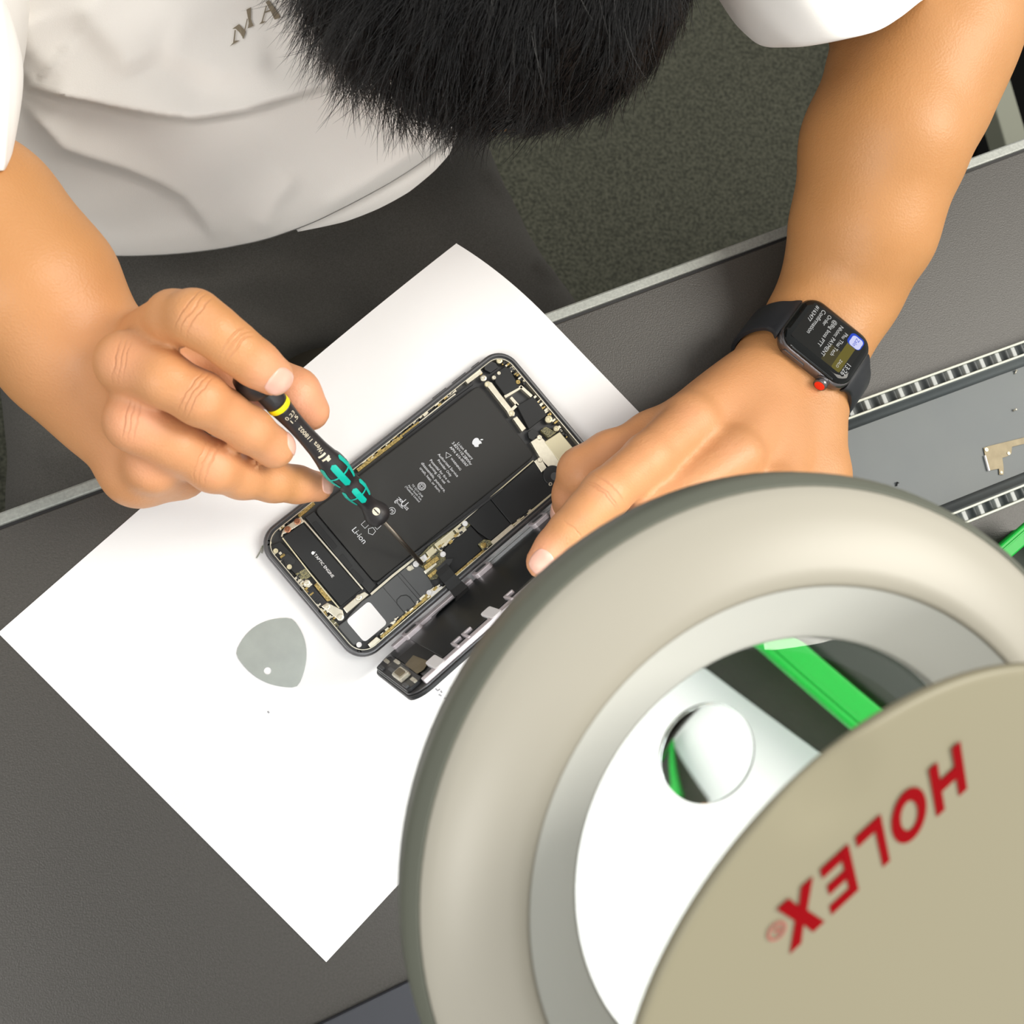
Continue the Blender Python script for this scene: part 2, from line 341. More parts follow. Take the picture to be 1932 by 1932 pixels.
autosmooth(mesh('housing', V, Fc, M_pframe, phone), 50)
# thin lip and rubber line around the rim
def ringprism(mb, o_, i_, z0, z1):
    n = len(o_); Vr = []
    for z in (z0, z1):
        Vr += [PF[0] + a * PF[1] - b * PF[2] + z * Z for a, b in o_] + [PF[0] + a * PF[1] - b * PF[2] + z * Z for a, b in i_]
    Fr = []
    for k in range(n):
        j = (k + 1) % n; Fr += [[2 * n + k, 2 * n + j, 3 * n + j, 3 * n + k], [k, n + k, n + j, j], [n + k, 3 * n + k, 3 * n + j, n + j], [k, j, 2 * n + j, 2 * n + k]]
    mb.add(Vr, Fr)
g = MB(); ringprism(g, rrect(1.9, 156.5, 1.9, 76.2, 9.8, 10), rrect(3.0, 155.4, 3.0, 75.1, 8.8, 10), 1.7, 5.6); g.obj('inner_rim', M_pfloor, phone)
g = MB(); ringprism(g, rrect(3.0, 155.4, 3.0, 75.1, 8.8, 10), rrect(3.35, 155.05, 3.35, 74.75, 8.5, 10), 1.7, 6.0); g.obj('seal_lip', M_silver, phone)
pr_(MB(), rrect(3.0, 155.4, 3.0, 75.1, 8.8, 10), 1.6, 2.0).obj('inner_plate', M_pfloor, phone)
# side buttons on the upper-left edge
for a0, a1 in ((112, 121), (125, 134), (138, 143)):
    MB().fprism([(a0, .55), (a1, .55), (a1, -.3), (a0, -.3)], 2.6, 4.6, PF).obj('side_button', M_pframe, phone, bevel=.2)
# components are measured in the photograph on the plane of the open phone
def comp(name, c, pts, z0, z1, m, bevel=.25, parent=phone):
    o = MB().prism(pxy(c, pts, z1), z0, z1).obj(name, m, parent, bevel=bevel); return o
TOP = 6.2
bat_poly = pxy(C2, [(690, 412), (1205, 1060)], TOP) + pxy(C3, [(1200, 775), (640, 105)], TOP)
bat_poly = [np.array(p) for p in bat_poly]
def roundpoly(pts, r, seg=5):
    out = []; n = len(pts)
    for i in range(n):
        p = np.array(pts[i]); a = nrm(np.array(pts[i - 1]) - p); b = nrm(np.array(pts[(i + 1) % n]) - p)
        for k in range(seg + 1):
            t = k / seg; out.append(tuple((1 - t) ** 2 * (p + a * r) + 2 * t * (1 - t) * p + t * t * (p + b * r)))
    return out
battery = MB().prism(roundpoly(bat_poly, 3.2), 2.4, TOP).obj('battery', M_batt, phone, bevel=.7); battery['_o'] = phone['_o']
ink = MB()
def bl_(s, c, a, b, hs=1.0, z=TOP, mb=None): text_on(mb or ink, s, P(*cp(c, *a), z), P(*cp(c, *b), z), U, .06, hscale=hs)
for s, a, b in (('Li-ion Battery', (503, 945), (637, 1092)), ('3.82V=10.28Whr', (455, 940), (627, 1145)), ('APN: 616-00367', (433, 980), (590, 1157)), ('WARNING', (440, 1083), (528, 1192)),
                ('Authorized Service', (325, 1045), (502, 1250)), ('Provider Only', (322, 1100), (442, 1247)), ('Potential for fire or', (253, 1100), (430, 1307)), ('burning. Do not', (243, 1142), (387, 1312)),
                ('disassemble, puncture,', (175, 1125), (387, 1387)), ('crush, heat, or burn.', (160, 1170), (342, 1390)), ('TIS 2217-2548', (85, 1323), (180, 1437)), ('Apple South Asia', (52, 1328), (170, 1464)), ('(Thailand) Limited', (25, 1340), (152, 1482))):
    bl_(s, C2, a, b)
bl_('Li-ion', C3, (1003, 275), (1108, 402))
bl_('c', C3, (1388, 15), (1402, 32), 1.3); bl_('us', C3, (1475, 70), (1500, 100), 1.2); bl_('MH45584', C3, (1388, 30), (1450, 92)); bl_('R', C3, (1432, 8), (1412, 28), 1.5); bl_('U', C3, (1450, 30), (1478, 62), 1.4)
def ringmark(c, at, r, z=TOP, wid=.16, seg=28, mb=None, r2=None):
    o = P(*cp(c, *at), z); mb = mb or ink; a = np.array(circ((0, 0), r, seg)); b = np.array(circ((0, 0), r - wid * 1.6, seg))
    Vr = [o + np.array([x, y, .06]) for x, y in a] + [o + np.array([x, y, .06]) for x, y in b]; mb.add(Vr, [[k, (k + 1) % seg, seg + (k + 1) % seg, seg + k] for k in range(seg)])
ringmark(C2, (172, 1340), 2.05); ringmark(C2, (172, 1340), 1.5, wid=.12); ringmark(C2, (172, 1340), 1.1, seg=4, wid=.2); ringmark(C3, (1350, 115), 1.75); bl_('PS', C3, (1340, 103), (1362, 128)); bl_('LV', C3, (1318, 175), (1300, 150)) if 0 else None
ringmark(C2, (410, 1058), 1.9, seg=3, wid=.22)
for k, (x, y) in enumerate(((1105, 240), (1165, 300), (1215, 250))): ringmark(C3, (x, y), 2.0, seg=[4, 5, 4][k], wid=.16)
ap = P(*cp(C2, 676, 938), TOP); right = Vv
logo_on(ink, APPLE, ap, U, Vv, 4.9); logo_on(ink, LEAF, ap, U, Vv, 4.9)
ink.obj('battery_print', M_ink, battery)
# adhesive pull tabs at the foot of the battery
comp('pull_tab', C3, [(560, 172), (640, 118), (665, 150), (1205, 790), (1148, 868), (870, 560)], 2.4, 5.0, M_tape, .3)
comp('pull_tab', C3, [(620, 235), (655, 205), (850, 435), (820, 470)], 5.0, 5.3, M_shield, .1)
comp('pull_tab', C3, [(862, 540), (900, 505), (985, 615), (955, 650)], 5.0, 5.3, M_shield, .1)
comp('pull_tab', C3, [(965, 665), (995, 640), (1095, 745), (1065, 790)], 5.0, 5.3, M_shield, .1)
# haptic motor
hap = comp('haptic_motor', C3, [(540, 228), (1072, 832), (885, 985), (352, 352)], 2.2, 5.6, M_shield, .4); hap['_o'] = phone['_o']
g = MB(); text_on(g, 'TAPTIC ENGINE', P(*cp(C3, 648, 512), 5.6), P(*cp(C3, 815, 718), 5.6), U, .06)
a_ = P(*cp(C3, 632, 498), 5.6); logo_on(g, APPLE, a_, U, Vv, 1.7); logo_on(g, LEAF, a_, U, Vv, 1.7); g.obj('haptic_print', M_pwhite, hap)
def strip(name, c, pts, wdt, z0, z1, m, parent=phone):
    pts = [P(*cp(c, *p), z1) for p in pts]; mb = MB()
    for a, b in zip(pts, pts[1:]):
        t = nrm((b - a) * [1, 1, 0]); n = np.array([-t[1], t[0], 0]) * wdt / 2; mb.prism([(a + n)[:2], (b + n)[:2], (b - n)[:2], (a - n)[:2]], z0, z1)
    return mb.obj(name, m, parent)
strip('haptic_frame', C3, [(345, 350), (360, 300), (545, 200), (860, 565), (1085, 830)], .7, 2.2, 5.4, M_silver)
strip('haptic_frame', C3, [(352, 360), (600, 680), (868, 1000)], .55, 2.2, 5.5, M_cream)
comp('bracket', C3, [(345, 330), (370, 265), (520, 165), (550, 215), (400, 310)], 2.2, 5.6, M_silver)
comp('bracket', C3, [(905, 1000), (1045, 880), (1100, 850), (1140, 880), (1075, 935), (940, 1050)], 2.2, 5.4, M_silver)
comp('bracket', C3, [(705, 985), (760, 950), (900, 1020), (915, 1085), (870, 1115), (820, 1075)], 2.2, 5.8, M_silver)
comp('bracket', C3, [(540, 770), (585, 742), (628, 785), (590, 815), (548, 805)], 2.2, 5.8, M_silver)
# speaker module, grey cover with moulded lines and a white label
spk = comp('speaker_module', C3, [(1080, 935), (1205, 850), (1540, 575), (1640, 640), (1730, 800), (1650, 905), (1260, 1215), (1080, 1310), (1000, 1345), (850, 1170), (930, 1110), (985, 1040)], 2.2, 5.3, M_grey, .5); spk['_o'] = phone['_o']
MB().prism(roundpoly(pxy(C3, [(1140, 935), (1310, 1140), (1100, 1315), (930, 1115)], 5.4), 2.0), 5.3, 5.42).obj('white_sticker', M_pwhite, spk)
g = MB()
for a, b in (((1270, 812), (1480, 1060)), ((1400, 700), (1615, 950)), ((1425, 682), (1640, 930))): g.tube([P(*cp(C3, *a), 5.3), P(*cp(C3, *b), 5.3)], .12, 5)
g.tube([P(*cp(C3, *p), 5.3) for p in ((1475, 1060), (1395, 960), (1395, 925), (1430, 890), (1480, 882), (1510, 900), (1580, 990))], .22, 6); g.obj('moulded_line', M_black, spk)
strip('silver_rail', C4, [(0, 972), (200, 800), (390, 650)], 1.1, 2.4, 6.0, M_silver)
strip('black_rail', C4, [(60, 880), (200, 760), (420, 590), (860, 270), (1110, 80), (1200, 10)], 1.0, 2.4, 6.3, M_black)
strip('silver_rail', C4, [(640, 480), (860, 290), (1090, 90)], .4, 2.4, 6.1, M_silver)
strip('silver_rail', C2, [(800, 1440), (1190, 1105)], .5, 2.4, 6.1, M_cream)
strip('gold_rail', C1, [(1035, 1195), (1600, 760)], 1.6, 2.4, 5.9, M_gold)
strip('silver_rail', C1, [(1600, 760), (1930, 500)], .9, 2.4, 5.9, M_silver)
strip('silver_rail', C2, [(580, 390), (715, 290)], 2.2, 2.4, 5.9, M_silver)
strip('black_rail', C2, [(640, 400), (440, 545), (200, 735), (0, 890)], .9, 2.4, 6.2, M_black)
strip('gold_rail', C3, [(500, 165), (640, 45)], 1.6, 2.4, 5.8, M_gold)
strip('gold_rail', C3, [(1250, 1270), (1480, 1060), (1700, 885)], 1.3, 2.4, 5.9, M_gold)
strip('gold_rail', C4, [(740, 825), (900, 690), (1040, 570)], 1.6, 2.4, 5.9, M_gold)
strip('silver_rail', C4, [(1100, 505), (1290, 345)], 1.8, 2.4, 5.9, M_silver)
strip('silver_rail', C4, [(1290, 345), (1480, 195), (1690, 20)], .6, 2.4, 5.9, M_cream)
# logic board under black foil shields
comp('board_shield', C2, [(800, 1455), (1195, 1120), (1290, 1235), (1350, 1300), (1385, 1390), (990, 1685)], 2.4, 5.6, M_shield, .3)
comp('board_shield', C2, [(575, 1645), (795, 1458), (985, 1688), (800, 1835), (690, 1760)], 2.4, 5.4, M_shield, .3)
comp('board_shield', C4, [(665, 560), (905, 345), (1025, 470), (975, 530), (1010, 570), (740, 800), (690, 700)], 2.4, 5.2, M_shield, .3)
comp('circuit_board', C4, [(380, 690), (530, 530), (860, 290), (920, 330), (760, 470), (620, 560), (740, 650), (600, 830), (510, 850)], 2.4, 4.6, M_pcb, .1)
comp('board_can', C4, [(575, 515), (738, 385), (778, 440), (612, 568)], 4.6, 5.8, M_cream)
comp('board_can', C4, [(752, 375), (812, 330), (848, 372), (790, 420)], 4.6, 5.8, M_cream)
comp('board_can', C4, [(498, 590), (562, 532), (598, 585), (535, 640)], 4.6, 5.9, M_cream)
comp('board_can', C4, [(440, 642), (492, 603), (520, 650), (470, 692)], 4.6, 5.9, M_pwhite)
comp('battery_connector', C4, [(478, 712), (600, 620), (628, 655), (500, 752)], 4.6, 6.2, M_gold)
comp('battery_connector', C4, [(515, 800), (700, 650), (718, 672), (540, 830)], 4.6, 6.4, M_gold)
comp('battery_connector', C4, [(480, 760), (590, 680), (605, 700), (500, 790)], 4.6, 6.0, M_silver)
comp('board_bracket', C4, [(975, 515), (1030, 470), (1090, 480), (1105, 510), (1020, 570)], 2.4, 5.8, M_pcb)
comp('speaker_tab', C3, [(1478, 640), (1530, 605), (1555, 640), (1515, 665)], 5.3, 5.6, M_silver)
comp('speaker_tab', C3, [(1668, 850), (1720, 820), (1810, 800), (1815, 830), (1725, 905), (1680, 890)], 5.3, 5.6, M_pwhite)
# charging port and microphones at the bottom end
comp('port_module', C3, [(200, 450), (330, 395), (520, 590), (590, 660), (500, 720), (430, 650), (380, 690)], 2.2, 5.2, M_shield)
comp('port_module', C3, [(350, 520), (400, 500), (470, 560), (460, 600), (380, 620)], 5.2, 5.6, M_tape)
comp('port_module', C3, [(530, 860), (610, 780), (760, 950), (660, 1020)], 2.2, 5.0, M_black)
comp('port_board', C3, [(470, 690), (560, 640), (610, 710), (540, 760)], 2.2, 5.3, M_pcb, .1)
comp('port_board', C3, [(640, 790), (670, 765), (800, 930), (760, 940)], 2.2, 5.4, M_gold, .1)
comp('port_board', C3, [(690, 1070), (740, 1040), (860, 1150), (880, 1175), (820, 1190)], 2.2, 5.0, M_pcb, .1)
comp('port_board', C3, [(400, 715), (425, 700), (470, 760), (450, 785)], 2.2, 5.4, M_gold, .1)
comp('antenna_plate', C3, [(855, 1175), (1000, 1340), (1060, 1390), (1030, 1410), (950, 1360), (820, 1200)], 2.2, 4.6, M_grey)
comp('corner_clip', C3, [(1130, 1330), (1210, 1260), (1250, 1290), (1160, 1370)], 2.2, 5.6, M_silver)
# camera end
comp('camera_module', C2, [(825, 315), (935, 245), (975, 270), (1065, 440), (935, 512), (845, 395)], 2.2, 5.9, M_shield, .4)
comp('camera_module', C2, [(735, 215), (790, 190), (850, 215), (870, 255), (800, 305), (745, 275)], 2.2, 5.5, M_black, .3)
comp('long_bracket', C2, [(748, 400), (775, 378), (812, 395), (890, 500), (1022, 668), (1015, 700), (975, 705), (945, 650), (850, 530)], 2.2, 6.1, M_silver)
for a, b in (((930, 525), (1085, 430)), ((1075, 430), (1175, 520)), ((985, 530), (1050, 605)), ((1045, 595), (985, 650))): strip('camera_frame', C2, [a, b], 1.5, 2.2, 5.8, M_silver)
comp('camera_cover', C2, [(1040, 605), (1190, 518), (1315, 690), (1150, 818)], 2.2, 6.0, M_shield, .3)
comp('antenna_plate', C2, [(1290, 935), (1430, 843), (1620, 1070), (1480, 1180)], 2.2, 6.0, M_cream, .3)
comp('metal_cover', C2, [(1165, 935), (1250, 878), (1300, 930), (1430, 1120), (1460, 1190), (1310, 1180)], 2.2, 5.8, M_silver)
comp('metal_cover', C2, [(1003, 722), (1040, 700), (1125, 812), (1088, 842)], 2.2, 5.8, M_silver)
comp('metal_cover', C2, [(1195, 1110), (1250, 1075), (1330, 1160), (1265, 1215)], 2.2, 5.8, M_silver)
comp('chip_board', C2, [(1255, 830), (1300, 795), (1400, 850), (1330, 900)], 2.2, 5.2, M_pcb, .1)
comp('flex_cable', C2, [(1140, 850), (1180, 815), (1240, 850), (1190, 925), (1150, 900)], 2.2, 5.5, M_tape, .1)
c_ = P(*cp(C2, 1370, 1240), 6.2); MB().prism(circ(c_[:2], 5.2, 28), 2.2, 6.2).obj('round_pad', M_black, phone, bevel=.3)
c_ = P(*cp(C2, 1385, 1250), 6.3); MB().prism(circ(c_[:2], 2.1, 24), 6.2, 6.3).obj('round_pad', M_grey, phone)
# screws
def screw(c, at, r, m, z=5.9):
    o = P(*cp(c, *at), z); mb = MB().lathe([(r, -1.2), (r, .25), (r * .85, .4), (r * .45, .4), (r * .4, .1), (.05, .08)], o, Z, 16)
    s = autosmooth(mb.obj('screw', m, phone)); return s
for c, x, y, r, m in ((C2, 880, 195, 1.5, M_cream), (C2, 770, 410, 1.4, M_cream), (C2, 990, 675, 1.4, M_cream), (C2, 1330, 730, 1.9, M_cream), (C2, 1400, 815, 1.5, M_cream), (C2, 830, 350, 1.1, M_silver), (C2, 875, 310, 1.0, M_silver),
                      (C2, 1050, 390, 1.2, M_gold), (C2, 735, 355, 1.6, M_silver), (C2, 1250, 1100, 1.3, M_silver), (C2, 1245, 895, 1.3, M_silver), (C3, 490, 213, 1.6, M_copper), (C3, 400, 285, 1.6, M_copper),
                      (C3, 220, 405, 1.6, M_cream), (C3, 290, 480, 1.2, M_cream), (C3, 415, 625, 1.2, M_cream), (C3, 575, 770, 1.5, M_silver), (C3, 530, 825, 1.1, M_cream), (C3, 760, 990, 1.5, M_silver), (C3, 700, 1025, 1.2, M_cream),
                      (C3, 880, 1085, 1.7, M_silver), (C3, 1050, 905, 1.5, M_silver), (C3, 1050, 1335, 1.3, M_pwhite), (C3, 1050, 1400, 1.3, M_pwhite), (C3, 1510, 640, 1.3, M_silver), (C3, 1690, 860, 1.3, M_pwhite),
                      (C3, 1570, 600, 1.5, M_pwhite), (C3, 1815, 510, 1.4, M_pwhite), (C4, 857, 328, 1.4, M_pwhite), (C4, 1025, 525, 1.5, M_gold), (C2, 1345, 1320, 1.0, M_silver)): screw(c, (x, y), r, m, 5.9)
# small surface parts along the frame and the boards (uncountable at this size)
def crumbs(segs, n, mats_, name):
    mb = MB()
    for _ in range(n):
        c, a, b, wd = segs[rng.integers(len(segs))]; t = rng.random(); z = 5.2 + rng.random() * .8
        p = P(*cp(c, a[0] + (b[0] - a[0]) * t, a[1] + (b[1] - a[1]) * t), z); n_ = nrm([(-(b[1] - a[1])), -(b[0] - a[0]), 0]); p = p + n_ * (rng.random() - .5) * wd
        l, k = .3 + rng.random() * 1.3, .2 + rng.random() * .45
        mb.fprism([(-l, -k), (l, -k), (l, k), (-l, k)], z - 2.2, z, (p * [1, 1, 0], U, -Vv, Z))
    o = mb.obj(name, mats_, phone); o['kind'] = 'stuff'
side = [(C1, (1015, 1190), (1915, 468), 1.6), (C2, (-50, 860), (720, 300), 2.0), (C3, (230, 420), (620, 900), 3.0), (C3, (480, 700), (860, 1180), 3.0), (C4, (60, 1350), (640, 880), 1.6), (C4, (740, 830), (1080, 540), 2.0),
        (C4, (1280, 370), (1680, 50), 2.2), (C2, (900, 190), (1130, 400), 1.5), (C2, (1200, 520), (1500, 900), 1.5), (C3, (280, 300), (600, 30), 2.5), (C4, (440, 700), (860, 360), 3), (C4, (620, 560), (850, 380), 1.0)]
crumbs(side, 170, M_silver, 'board_parts'); crumbs(side, 170, M_black, 'board_parts'); crumbs(side, 90, M_gold, 'board_parts')
g = MB(); g.tube([P(495, 1030, 3), P(490, 1042, 1.5), P(484, 1053, 1.0)], .3, 5); g.tube([P(497, 1028, 3), P(494, 1044, 1.2)], .25, 5); g.obj('lint_thread', M_frameg, phone)
# ------------------------------------------------------------------ the removed display panel, propped on its long edge beside the body
D0 = P(700, 1262, 3.2); D1 = P(1000, 1001, 3.2); el = nrm(D1 - D0); nh = np.array([el[1], -el[0], 0]); tl = math.radians(77)
D0 = D0 + nh * .8
wd_ = nh * math.cos(tl) + Z * math.sin(tl); nf = np.cross(el, wd_); nf = nf if nf @ nh < 0 else -nf
FRD = (D0, el, wd_, np.cross(el, wd_)); sgn = 1 if FRD[3] @ nh < 0 else -1      # sgn*c is towards the phone
disp = empty('display_panel', D0 + el * 79, 'detached phone screen propped on its long edge beside the phone body, under a fingertip', 'phone screen')
def dpr(name, poly, c0, c1, m, bevel=.2):
    a, b = sorted((sgn * c0, sgn * c1)); return MB().fprism(poly, a, b, FRD).obj(name, m, disp, bevel=bevel)
dpr('front_glass', rrect(0, 157.5, 0, 77.2, 10.5, 10), -2.0, 0, M_black, .5)
dpr('panel_frame', rrect(1, 156.5, 1, 76.2, 9.8, 10), 0, .8, M_pframe, .2)
dpr('lcd_shield', rrect(11, 146, 4, 70, 1.5), .8, 1.6, M_lcd, .2)
dpr('lcd_shield', rrect(22, 118, 8, 66, 1.5), 1.6, 2.0, M_lcd, .2)
dpr('foil_square', [(10.5, 37.4), (16.2, 34.5), (17.5, 58), (13.4, 61.2), (10, 59.7)], 2.0, 2.2, M_bracket, .05)
dpr('foil_sheet', [(11, 20), (22.5, 21), (21.6, 60), (18, 61), (11, 40)], 1.6, 1.85, M_shield, .05)
dpr('camera_bracket', rrect(1.5, 10, 9, 69, 2.5), .8, 2.4, M_black, .3)
dpr('earpiece', rrect(2.8, 8.4, 42, 57, 1.2), 2.4, 4.6, M_silver, .5)
dpr('earpiece', rrect(4, 7.4, 44, 54, 1), 4.6, 5.0, M_bracket, .2)
for a, b0, b1 in ((2.2, 14, 22), (6, 12, 19), (8.4, 24, 32), (2.2, 60, 67), (6, 62, 69), (4, 28, 38)): dpr('front_sensor', rrect(a, a + 1.7, b0, b1, .4), 2.4, 3.3, M_silver if a > 5 else M_grey, .1)
# bright side rail with clips along the raised edge, strips and clips along the lower edge
dpr('side_rail', rrect(9, 150, 70.6, 75.2, .8), .8, 3.0, M_railw, .3)
for a, l in ((15.6, 5.6), (47.2, 5.6), (92, 6), (128, 6)): dpr('rail_tab', rrect(a, a + l, 58.5, 75, 1.2), 1.2, 3.2, M_pwhite, .4)
for a in (28.6, 34.6, 59, 106, 112): dpr('rail_hook', rrect(a, a + 5.2, 62.5, 64.6, .8), 1.4, 3.4, M_railw, .4); dpr('rail_hook', rrect(a, a + 1.3, 62.5, 73, .5), 1.4, 3.4, M_railw, .3)
dpr('clear_strip', rrect(14, 64, .6, 5.5, 1.0), .8, 3.4, M_railw, .3); dpr('clear_strip', rrect(70, 128, .6, 5.5, 1.0), .8, 3.4, M_clear, .3)  # first strip and the clips painted pale for the paper mirrored in them
for a in (21, 66, 104): dpr('edge_clip', rrect(a, a + 10, 0, 9, 2.0), 1.4, 4.2, M_railw, .4); dpr('edge_clip', rrect(a + 1.8, a + 8.2, 2.5, 6.5, 1.2), 4.2, 4.3, M_grey, .1)
# flex cable from the board to the panel
def ribbon(mb, pts, side, th):
    pts = np.array(pts); side = np.array(side); V = []; n = len(pts)
    for i in range(n):
        t = nrm(pts[min(i + 1, n - 1)] - pts[max(i - 1, 0)]); nn = nrm(np.cross(t, side[i]))
        V += [pts[i] - side[i] / 2 - nn * th / 2, pts[i] + side[i] / 2 - nn * th / 2, pts[i] + side[i] / 2 + nn * th / 2, pts[i] - side[i] / 2 + nn * th / 2]
    Fc = [[0, 1, 2, 3][::-1], [(n - 1) * 4 + k for k in range(4)]]
    for i in range(n - 1):
        for k in range(4): Fc.append([i * 4 + k, i * 4 + (k + 1) % 4, i * 4 + 4 + (k + 1) % 4, i * 4 + 4 + k])
    mb.add(V, Fc)
g = MB()
cpts = [P(*cp(C4, 640, 730), 7.0), P(*cp(C4, 670, 775), 8.5), P(*cp(C4, 715, 830), 9.5), P(*cp(C4, 775, 900), 9.2), P(*cp(C4, 825, 955), 12), P(*cp(C4, 835, 985), 16)]
ribbon(g, cpts, [U * 7.0, U * 7.0, U * 7.0, U * 7.5, U * 8.5, U * 8.5], .35)
cab = g.obj('flex_cable', M_tape, disp)
MB().prism(pxy(C4, [(590, 740), (690, 650), (745, 645), (735, 680), (640, 790)], 6.9), 6.2, 6.9).obj('cable_plug', M_black, disp)
g = MB()
cpts = [P(*cp(C4, 790, 960), 7.5), P(*cp(C4, 745, 1010), 8), P(*cp(C4, 700, 1055), 9), P(*cp(C4, 660, 1090), 14)]
ribbon(g, cpts, [U * 9, U * 10, U * 13, U * 15], .35); g.obj('flex_cable', M_black, disp)
MB().fprism([(-4, -.9), (4, -.9), (4, .9), (-4, .9)], 0, .8, (P(*cp(C4, 745, 1060), 10.5), U, -Vv, Z)).obj('cable_connector', M_cream, disp)
# suction cup with its cord, under the raised edge of the panel
sc_ = empty('suction_cup', P(905, 1199, .7), 'small clear suction cup with a grey cord, on the paper beside the lamp rim', 'tool')
o_ = P(904, 1199, .7)
autosmooth(MB().lathe([(4.2, 0), (4.0, .8), (2.6, 2.0), (1.6, 3.0), (1.4, 5.0), (.1, 5.2)], o_, Z, 24).obj('cup', M_clear, sc_))
g = MB(); g.tube([P(868, 1226, 1.3), P(880, 1232, 1.3), P(898, 1240, 1.3), P(915, 1250, 1.3), P(935, 1262, 1.3)], .6, 6); g.obj('cord', M_frameg, sc_, True)
# ------------------------------------------------------------------ screwdriver
DT = P(798, 1066, 6.6); DE = P(479, 713, 103); dax = nrm(DE - DT); DL = np.linalg.norm(DE - DT)
def s_of(px, py):
    lo, hi = 0, DL + 10
    for _ in range(40):
        m = (lo + hi) / 2
        if proj(DT + dax * m)[1] > py: lo = m
        else: hi = m
    return lo
drv = empty('screwdriver', DT, 'black precision screwdriver with teal grip patches and a yellow ring, held in the hand', 'screwdriver')
sE = s_of(0, 974); sR = s_of(0, 765)
MB().lathe([(.35, 0), (1.0, 1.2), (1.1, 3), (1.1, sE + 1)], DT, dax, 14).obj('blade', M_steel, drv, True)
prof = [(1.2, s_of(0, 981)), (5.0, sE - 1.4), (6.1, sE - .2), (6.2, sE + 2.6), (5.2, sE + 5), (3.8, s_of(0, 952)), (3.8, s_of(0, 944)), (5.0, s_of(0, 930)), (5.6, s_of(0, 920)), (4.9, s_of(0, 910)), (4.5, s_of(0, 905)), (5.3, s_of(0, 897)), (6.0, s_of(0, 886)), (6.0, s_of(0, 877)), (5.0, s_of(0, 862)),
        (4.3, s_of(0, 847)), (3.9, s_of(0, 820)), (3.9, s_of(0, 800)), (4.3, s_of(0, 782)), (4.75, sR - .6)]
body_r = sorted([(h, r) for r, h in prof]); hs_, rs_ = np.array([a for a, b in body_r]), np.array([b for a, b in body_r])
hh = np.linspace(hs_[0], hs_[-1], 90); rr = np.interp(hh, hs_, rs_)
for _ in range(2): rr[1:-1] = (rr[:-2] + 2 * rr[1:-1] + rr[2:]) / 4
hdl = MB().lathe([(r, h) for r, h in zip(rr, hh)], DT, dax, 40).obj('handle', M_drv, drv, True); hdl['_o'] = drv['_o']
MB().lathe([(4.9, sR - .7), (5.0, sR - .4), (5.0, sR + 1.6), (4.9, sR + 1.9)], DT, dax, 40).obj('colour_ring', M_yellow, drv, True)
MB().lathe([(4.85, sR + 1.9), (4.9, sR + 3), (4.9, sR + 9), (4.2, sR + 10.5)], DT, dax, 40).obj('handle_neck', M_drv, drv, True)
MB().lathe([(3.5, sR + 10.5), (7.2, sR + 11.2), (8.2, sR + 13), (8.4, sR + 17), (7.6, sR + 20), (5, sR + 21.4), (.2, sR + 21.8)], DT, dax, 40).obj('rotating_cap', M_drv, drv, True)
# angle 0 of the handle faces the camera
view = nrm(O - (DT + dax * DL / 2)); dn = nrm(view - dax * (view @ dax)); dt_ = np.cross(dax, dn)
def on_handle(s, th, lift=.12):
    r = np.interp(s, hh, rr) + lift; return DT + dax * s + r * (math.cos(th) * dn + math.sin(th) * dt_)
def wrap(mb, pts, Fc, lift=.12): mb.add([on_handle(s, th, lift) for s, th in pts], Fc)
def patch(mb, s0, s1, th0, wdt):
    """rounded grip patch laid along the handle"""
    n, m = 14, 6; pts = []; L = s1 - s0; rad = wdt / 2
    for i in range(n + 1):
        t = i / n; s = s0 + L * t; e = min(s - s0, s1 - s); k = rad if e > rad else math.sqrt(max(rad * rad - (rad - e) ** 2, .0)); r = np.interp(s, hh, rr)
        for j in range(m + 1): pts.append((s, th0 + (j / m - .5) * 2 * k / r))
    wrap(mb, pts, [[i * (m + 1) + j, (i + 1) * (m + 1) + j, (i + 1) * (m + 1) + j + 1, i * (m + 1) + j + 1] for i in range(n) for j in range(m)], .18)
def bar(mb, s, th0, th1, wdt=.9):
    m = 8; pts = [(s + e * wdt / 2, th0 + (th1 - th0) * j / m) for e in (-1, 1) for j in range(m + 1)]
    wrap(mb, pts, [[j, j + 1, m + 2 + j, m + 1 + j] for j in range(m)], .16)
g = MB(); uA, uB = s_of(0, 904), s_of(0, 866); lA, lB = s_of(0, 938), s_of(0, 911)
for k in range(6):
    th = math.radians(-4 + 60 * k + (0 if k % 2 else 0)); patch(g, uA, uB, th, 3.0 if k % 2 == 0 else 2.5); patch(g, lA, lB, th, 2.8 if k % 2 == 0 else 2.4)
    bar(g, (uA + uB) / 2, th, th + math.radians(60)); bar(g, (lA + lB) / 2, th, th + math.radians(60))
g.obj('grip_patch', M_teal, hdl)
def wtext(mb, s, sa, sb, th, hgt, along=True):
    V, Fc = font_mesh(s); w0, w1 = V[:, 0].min(), V[:, 0].max(); pts = []
    for x, y in V:
        t = (x - w0) / (w1 - w0); r = np.interp((sa + sb) / 2, hh, rr)
        if along: pts.append((sa + (sb - sa) * t, th + ((y - .35) / .7 * hgt) / r * (-1 if sb > sa else 1)))
        else: pts.append((sa + (y - .35) / .7 * hgt, th + (t - .5) * sb / r))
    wrap(mb, pts, Fc, .1)
g = MB()
s1_ = s_of(0, 778)
wtext(g, '0.23', s1_, 5.6, .15, 1.9, False); wtext(g, '1.5', s1_ - 2.7, 4.2, .25, 1.9, False)
wtext(g, '118002', s_of(0, 824), s_of(0, 799), .05, 1.7); wtext(g, 'Wera', s_of(0, 846), s_of(0, 829), .1, 2.1)
for s, a in ((849, -.2), (855, -.1)): bar(g, s_of(0, s), -.35 + a, .45 + a, 1.0)
